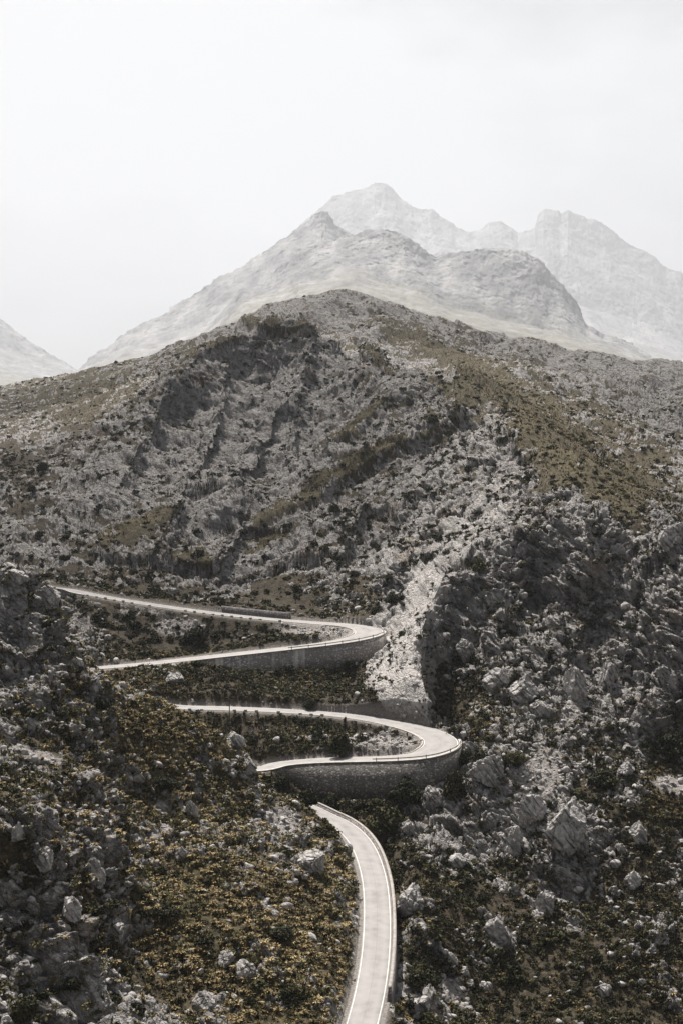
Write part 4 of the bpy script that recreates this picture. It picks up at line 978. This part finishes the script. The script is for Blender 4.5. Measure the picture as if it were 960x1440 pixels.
def region(px, py, y):
    """where a plant stands, in words"""
    if y < 345 and px < 520 and not (y > 322 and px > 380 and py < 1140):
        if py < 1010: return 'on the shaded left crag'
        if px < 130 and py > 1150: return 'on the crag at the lower left edge'
        if py < 1130 and px < 300: return 'on the upper part of the grassy left slope'
        if px > 400: return 'on the grassy slope just left of the lowest road'
        if py > 1300: return 'at the bottom of the grassy left slope'
        return 'in the middle of the grassy left slope'
    if y < 420 and px >= 520 and py > 1000:
        if px < 640 and py < 1200: return 'in the gully under the right end of the big wall'
        if px < 640: return 'just right of the lowest road below its parapet'
        if py > 1320: return 'at the bottom of the dark right slope'
        if py > 1180: return 'in the middle of the dark right slope'
        return 'on the broken slope right of the lower hairpin bend'
    if y < 480:
        if px > 610: return 'on the tall cliff at the right' if py < 900 else 'on the crags between the cliff and the lower bend'
        if px > 500 and py < 1000 and py > 880: return 'at the foot of the pale slab'
        if py > 1072: return 'between the lowest road and the big wall'
        if py > 1000: return 'on the bank inside the lower hairpin'
        if py > 925: return 'on the dark bank between the streaked wall and the road below'
        if py > 858: return 'on the bank between the two upper road legs'
        return 'just above the top road'
    if px > 640 and y > 520: return 'on the grassy back slope beyond the ridge' if y < 1000 else 'high on the far crest'
    if px < 230 and py < 640: return 'on the brown left shoulder'
    if py > 740: return 'on the dark foot of the central hill'
    if px > 520: return 'on the face of the rocky ridge'
    return 'on the rocky face of the central hill' if py > 600 else 'on the upper dome of the central hill'
def shrub(k_, p, r__, olive):
    root = bpy.data.objects.new('shrub', (SH_OLIVE if olive else SH_DARK)[int(rng.integers(0, 5))]); link(root)
    root.location = p; root.rotation_euler = (rng.normal(0, .12), rng.normal(0, .12), rng.uniform(0, 6.28)); root.scale = (r__, r__ * rng.uniform(.8, 1.2), r__ * rng.uniform(.75, 1.15))
    where = region(PX[k_], PY[k_], Y[k_])
    px_r = r__ / Y[k_] * F
    size = 'large' if px_r > 9.5 else ('medium' if px_r > 7 else 'small')
    tag(root, '%s %s shrub %s' % (size, 'olive' if olive else 'dark', where), 'shrub', '%s %s shrubs %s' % (size, 'olive' if olive else 'dark', where))
for n_ in order[:N_IND]: shrub(kS[n_], pS[n_], rS[n_], bool(isol[n_]))
def mass(name, idx, pts, rad, variants, material, toff=None, jit=.2):
    Vs, Fs, Ts = [], [], []; base = 0
    for n_ in idx:
        V, Fq, tn = variants[int(rng.integers(0, len(variants)))]
        an = rng.uniform(0, 6.28); c, s_ = math.cos(an), math.sin(an); sc = rad[n_]
        W = np.stack([(V[:, 0] * c - V[:, 1] * s_) * sc, (V[:, 0] * s_ + V[:, 1] * c) * sc, V[:, 2] * sc * rng.uniform(.8, 1.15)], 1) + pts[n_]
        Vs.append(W); Fs.append(Fq + base); base += len(V); Ts.append(np.clip(tn + rng.normal(0, jit) + (0 if toff is None else toff[n_]), 0, 1))
    o = mesh_np(name, np.concatenate(Vs), np.concatenate(Fs), material)
    a_ = o.data.attributes.new('tone', 'FLOAT', 'POINT'); a_.data.foreach_set('value', np.concatenate(Ts).astype(np.float32))
    tag(o, kind='stuff'); return o
rest = order[N_IND:]
vd = [leaves(70, 400 + i, 6, .26, .72) for i in range(8)]
mass('shrubbery', rest[~isol[rest]], pS, rS, vd, M_leaf); mass('shrubbery', rest[isol[rest]], pS, rS, vd, M_olive)
print('shrubs', round(time.time() - T0, 1), len(kS))

# tussock grass: bent blades, one mass
def tuft(seed, nb_=22):
    r_ = np.random.default_rng(seed); V, Fq, T_ = [], [], []
    for i in range(nb_):
        an = r_.uniform(0, 6.28); ln = r_.uniform(.55, 1.0); lean = r_.uniform(.1, .8); d = np.array([math.cos(an), math.sin(an), 0]); sd_ = np.array([-d[1], d[0], 0]) * r_.uniform(.05, .10)
        b0 = d * r_.uniform(0, .22); m_ = b0 + d * ln * lean * .35 + np.array([0, 0, ln * .62]); e_ = b0 + d * ln * lean * .95 + np.array([0, 0, ln * (.85 - .35 * lean)])
        k_ = len(V); V += [b0 - sd_ + (0, 0, -.1), b0 + sd_ + (0, 0, -.1), m_ + sd_ * .8, m_ - sd_ * .8, e_ + sd_ * .15, e_ - sd_ * .15]; Fq += [(k_, k_ + 1, k_ + 2, k_ + 3), (k_ + 3, k_ + 2, k_ + 4, k_ + 5)]
        t = r_.uniform(.1, .8); T_ += [t * .5, t * .5, t, t, t + .2, t + .2]
    return np.array(V), np.array(Fq), np.array(T_)
TV = [tuft(i) for i in range(10)]
gtn = np.where(Y < 430, np.maximum(gt, .42), gt)
dens_g = (1 - rock) * (1 - scree) * gtn ** 1.1 * (~nearroad) * (.3 + .7 * smooth(.35, .6, NZ['patch'])) + .14 * rock * gt
kG, pG = scatter(dens_g * (Y < 430), 38000)
gr_ = np.clip(rng.lognormal(-.18, .36, len(kG)), .4, 1.7)
okG = np.sqrt(((pG[:, None, :2] - RL[None, ::4, :2]) ** 2).sum(2)).min(1) > 4.3
kG, pG, gr_ = kG[okG], pG[okG], gr_[okG]
gsel = rng.random(len(kG)) < .30 + .30 * (NZ['mid'][kG] > .52) + .35 * (gt[kG] < .6)
tof = (NZ['mid'][kG] - .5) * 1.3 + (NZ['patch'][kG] - .5) * .8 + np.where((Y[kG] < 335) & (px0[kG] < 520), .11, -.20)
mass('grass', np.where(~gsel)[0], pG, gr_, TV, M_straw, tof, .12); MV = [leaves(64, 500 + i, 6, .20, .80) for i in range(10)]
mass('undergrowth', np.where(gsel)[0], pG, gr_ * .95, MV, M_herb, tof, .12)
TV2 = [tuft(50 + i, 5) for i in range(8)]
kG, pG = scatter(dens_g * (Y > 400) * (Y < 1300), 50000)
okG = np.sqrt(((pG[:, None, :2] - RL[None, ::4, :2]) ** 2).sum(2)).min(1) > 4.6
mass('grass', np.where(okG)[0], pG, rng.uniform(.6, 1.3, len(kG)), TV2, M_straw, (NZ['mid'][kG] - .5) * .8 + .16, .12)
print('grass', round(time.time() - T0, 1))

# ------------------------------------------------------------------ loose stones and boulders
def stone_material():
    m, nt, N, L, b = mat('weathered limestone'); co_ = coords(nt)
    geo = N.new('ShaderNodeNewGeometry'); pos = geo.outputs['Position']
    n_ = nnoise(nt, .9, 5, .65, pos); s_ = nnoise(nt, 1.4, 4, .65, vscale(nt, pos, (1, 1, .25)))
    c = mix(nt, .5, ramp(nt, n_, [(.3, (.20, .19, .185)), (.48, (.40, .385, .375)), (.7, (.58, .565, .55))]), ramp(nt, s_, [(.34, (.15, .14, .14)), (.55, (.46, .445, .43))]))
    tv = N.new('ShaderNodeVectorRotate'); tv.rotation_type = 'EULER_XYZ'; tv.inputs['Rotation'].default_value = (R(12), R(-52), R(20)); L.new(pos, tv.inputs['Vector'])
    gr = nnoise(nt, 1.0, 4, .6, vscale(nt, tv.outputs[0], (.22, .3, 1.5))); gk = ramp(nt, gr, [(.36, (1, 1, 1)), (.47, (0, 0, 0))])
    c = mix(nt, math_(nt, 'MULTIPLY', gk, .75), c, (.05, .046, .046)); ck = math_(nt, 'SUBTRACT', gk, gr)
    L.new(c, b.inputs['Base Color']); b.inputs['Roughness'].default_value = .92; bump(nt, b, math_(nt, 'SUBTRACT', nnoise(nt, 3, 5, .7, pos), math_(nt, 'MULTIPLY', ck, .7)), .9, .45); return m
M_stone = stone_material()
def ico(sub):
    bm = bmesh.new(); bmesh.ops.create_icosphere(bm, subdivisions=sub, radius=1); bm.verts.ensure_lookup_table()
    V = np.array([v.co[:] for v in bm.verts]); Ft = np.array([[v.index for v in f.verts] for f in bm.faces]); bm.free(); return V, Ft
def rock_shape(sub, seed, cuts=16, lo=.52, hi=.88):
    r_ = np.random.default_rng(seed); V, Ft = ico(sub)
    for _ in range(cuts):                       # chop the ball with planes: flat broken faces and edges
        n_ = r_.normal(size=3); n_ /= np.linalg.norm(n_); d = r_.uniform(lo, hi)
        h_ = V @ n_; V = V - np.maximum(h_ - d, 0)[:, None] * n_ * .96
    if sub >= 4:
        b_ = NoiseBank(); b_.add('a', 'noise', 1.7, detail=5, rough=.6); b_.add('s', 'noise', 3.2, rot=(r_.uniform(-.6, .6), r_.uniform(-.6, .6), 0), squash=(.5, .6, 2.2), detail=3, rough=.6); b_.add('e', 'voronoi', 1.7, feature='DISTANCE_TO_EDGE', warp=(1.5, .4))
        z_ = b_.run(V + seed * 3.7); V = V * (1 + (z_['a'] - .5) * .34 + (z_['s'] - .5) * .26 - .16 * (1 - smooth(0, .11, z_['e'])))[:, None]
    return V, Ft
RV = [rock_shape(2, 900 + i, 11, lo=.34, hi=.74) for i in range(12)]
dens_r = ((rocks * (1 - rocks) * 3.0 + .12 + .10 * ((Y < 330) & (px0 < 520))) * (1 - .5 * (gt < .3)) + scree * 2.2) * (1 - .9 * pale) * (rdist > .8) * (Y < 470)
kR, pR = scatter(dens_r, 11000)
sz = np.clip(rng.lognormal(-.95, .6, len(kR)), .14, 1.7)
okR = np.sqrt(((pR[:, None, :2] - RL[None, ::4, :2]) ** 2).sum(2)).min(1) > 4.4
Vs, Fs, base = [], [], 0
for n_ in np.where(okR)[0]:
    V, Ft = RV[int(rng.integers(0, 12))]; an = rng.uniform(0, 6.28); c, s_ = math.cos(an), math.sin(an)
    W = np.stack([V[:, 0] * c - V[:, 1] * s_, (V[:, 0] * s_ + V[:, 1] * c) * rng.uniform(.6, 1), V[:, 2] * rng.uniform(.5, .95)], 1) * sz[n_] + pR[n_] + (0, 0, sz[n_] * -.02)
    Vs.append(W); Fs.append(Ft + base); base += len(V)
o = mesh_np('rubble', np.concatenate(Vs), np.concatenate(Fs), M_stone); tag(o, kind='stuff')
BOULD = [  # px, py, width px, height/width, label
 (576, 1292, 56, 1.15, 'huge grooved grey boulder just right of the lowest road'),
 (441, 1228, 46, .95, 'big rounded pale boulder on the grassy slope left of the lowest road'),
 (345, 1376, 34, 1.1, 'wedge shaped boulder with a bright flat top on the lower left slope'),
 (318, 1360, 30, .9, 'broken pale boulder beside the wedge shaped one on the lower left slope'),
 (800, 1185, 74, 1.1, 'great pyramid shaped boulder on the right slope'),
 (745, 1160, 46, 1.3, 'lumpy bright crag left of the pyramid shaped boulder'),
 (722, 1205, 36, 1.5, 'steep ribbed crag below the lumpy one on the right slope'),
 (690, 1100, 54, 1.0, 'massive crag with bright top below the lower hairpin'),
 (658, 1068, 36, 1.1, 'bright rock tower right beside the tip of the lower hairpin'),
 (590, 1432, 36, 1.3, 'rounded boulder with ring ledges at the bottom beside the road'),
 (698, 1325, 44, 1.1, 'dark crag with a bright crown in the middle of the right slope'),
 (765, 1288, 34, 1.3, 'upright dark boulder on the right slope'),
 (635, 1356, 22, 1.2, 'slanting boulder above two smaller ones in the gully'),
 (650, 1372, 20, .8, 'upper of two round boulders in the gully'),
 (660, 1390, 20, .8, 'lower of two round boulders in the gully'),
 (684, 1395, 22, 1.0, 'boulder with parallel grooves in the gully'),
 (570, 1175, 30, 1.0, 'pale rock knob above the gully under the big wall'),
 (608, 1130, 28, 1.3, 'bright rock knob at the foot of the big wall'),
 (640, 1220, 30, 1.0, 'pale rock bench at the head of the gully'),
 (128, 975, 30, 1.2, 'square bright rock on the skyline of the left crag'),
 (105, 945, 26, 1.3, 'rounded rock block jutting from the left crag'),
 (70, 850, 36, 1.0, 'smooth overhanging block near the top of the left crag'),
 (22, 815, 34, .8, 'rough rock head on top of the left crag'),
 (60, 1215, 40, 1.0, 'cracked bright outcrop at the left edge'),
 (100, 1290, 34, 1.4, 'columnar rock on the lower left crag'),
 (130, 1240, 30, 1.5, 'pale split rock on the left slope'),
 (160, 1320, 40, .9, 'bright slanting slab on the left slope'),
 (25, 1180, 26, 1.2, 'rough pillar of rock at the left margin'),
 (5, 1442, 26, .8, 'smooth white rock in the bottom left corner'),
 (270, 1150, 22, 1.6, 'tall narrow bright rock in the upper left slope'),
 (255, 1210, 22, 1.2, 'small bright outcrop in the middle of the left slope'),
 (330, 1050, 30, 1.1, 'jagged bright rock on the skyline of the left slope'),
 (350, 1085, 24, 1.3, 'last bright rock of the skyline before the lower road'),
 (405, 1322, 14, 1.2, 'small white egg shaped stone on the left slope'),
 (378, 1418, 12, 1.2, 'small oval stone at the bottom of the left slope'),
 (285, 1420, 40, .8, 'pale broken ledge at the bottom of the left slope'),
 (245, 962, 30, .9, 'grey rock on the dark bank below the streaked wall'),
 (243, 836, 20, .8, 'single pale rock above the top road'),
 (655, 925, 34, 1.0, 'rounded crag under the dark gully beside the slab'),
 (700, 965, 40, 1.0, 'two step bright crag right of the slab'),
 (735, 985, 44, 1.1, 'leaning ribbed crag above the right slope'),
 (760, 1010, 34, 1.2, 'folded bright crag above the grey scree'),
 (810, 985, 40, 1.5, 'tall fluted crag under the right cliff'),
 (855, 960, 30, 1.6, 'narrow fluted crag right of the tall one'),
 (945, 770, 44, 1.2, 'bright buttress head at the right edge under the ridge'),
 (880, 1090, 26, .9, 'bright rock on the grassy rib at the right'),
 (925, 1330, 34, .9, 'pale outcrop low on the right slope'),
 (890, 1250, 30, 1.1, 'grey outcrop in the shaded right slope'),
 (850, 1400, 26, 1.0, 'small grey crag near the bottom right'),
 (900, 1190, 30, 1.6, 'fluted pale crag on the right slope'),
]
for n_, (px_, py_, w__, hh, lb_) in enumerate(BOULD):
    p, nn = place(px_, py_); r__ = w__ / F * p[1] / 2
    V, Ft = rock_shape(5, 40 + n_, 18)
    V = V * np.array([1, rng.uniform(.8, 1.05), hh])
    me = bpy.data.meshes.new('boulder'); me.from_pydata((V * r__ * 1.12).tolist(), [], Ft.tolist()); me.materials.append(M_stone)
    o = bpy.data.objects.new('boulder', me); link(o); o.location = (p[0], p[1] + r__ * .45, p[2] + r__ * hh * .40); o.rotation_euler = (rng.normal(0, .12), rng.normal(0, .15), 0)
    tag(o, lb_, 'boulder')
print('all', round(time.time() - T0, 1))
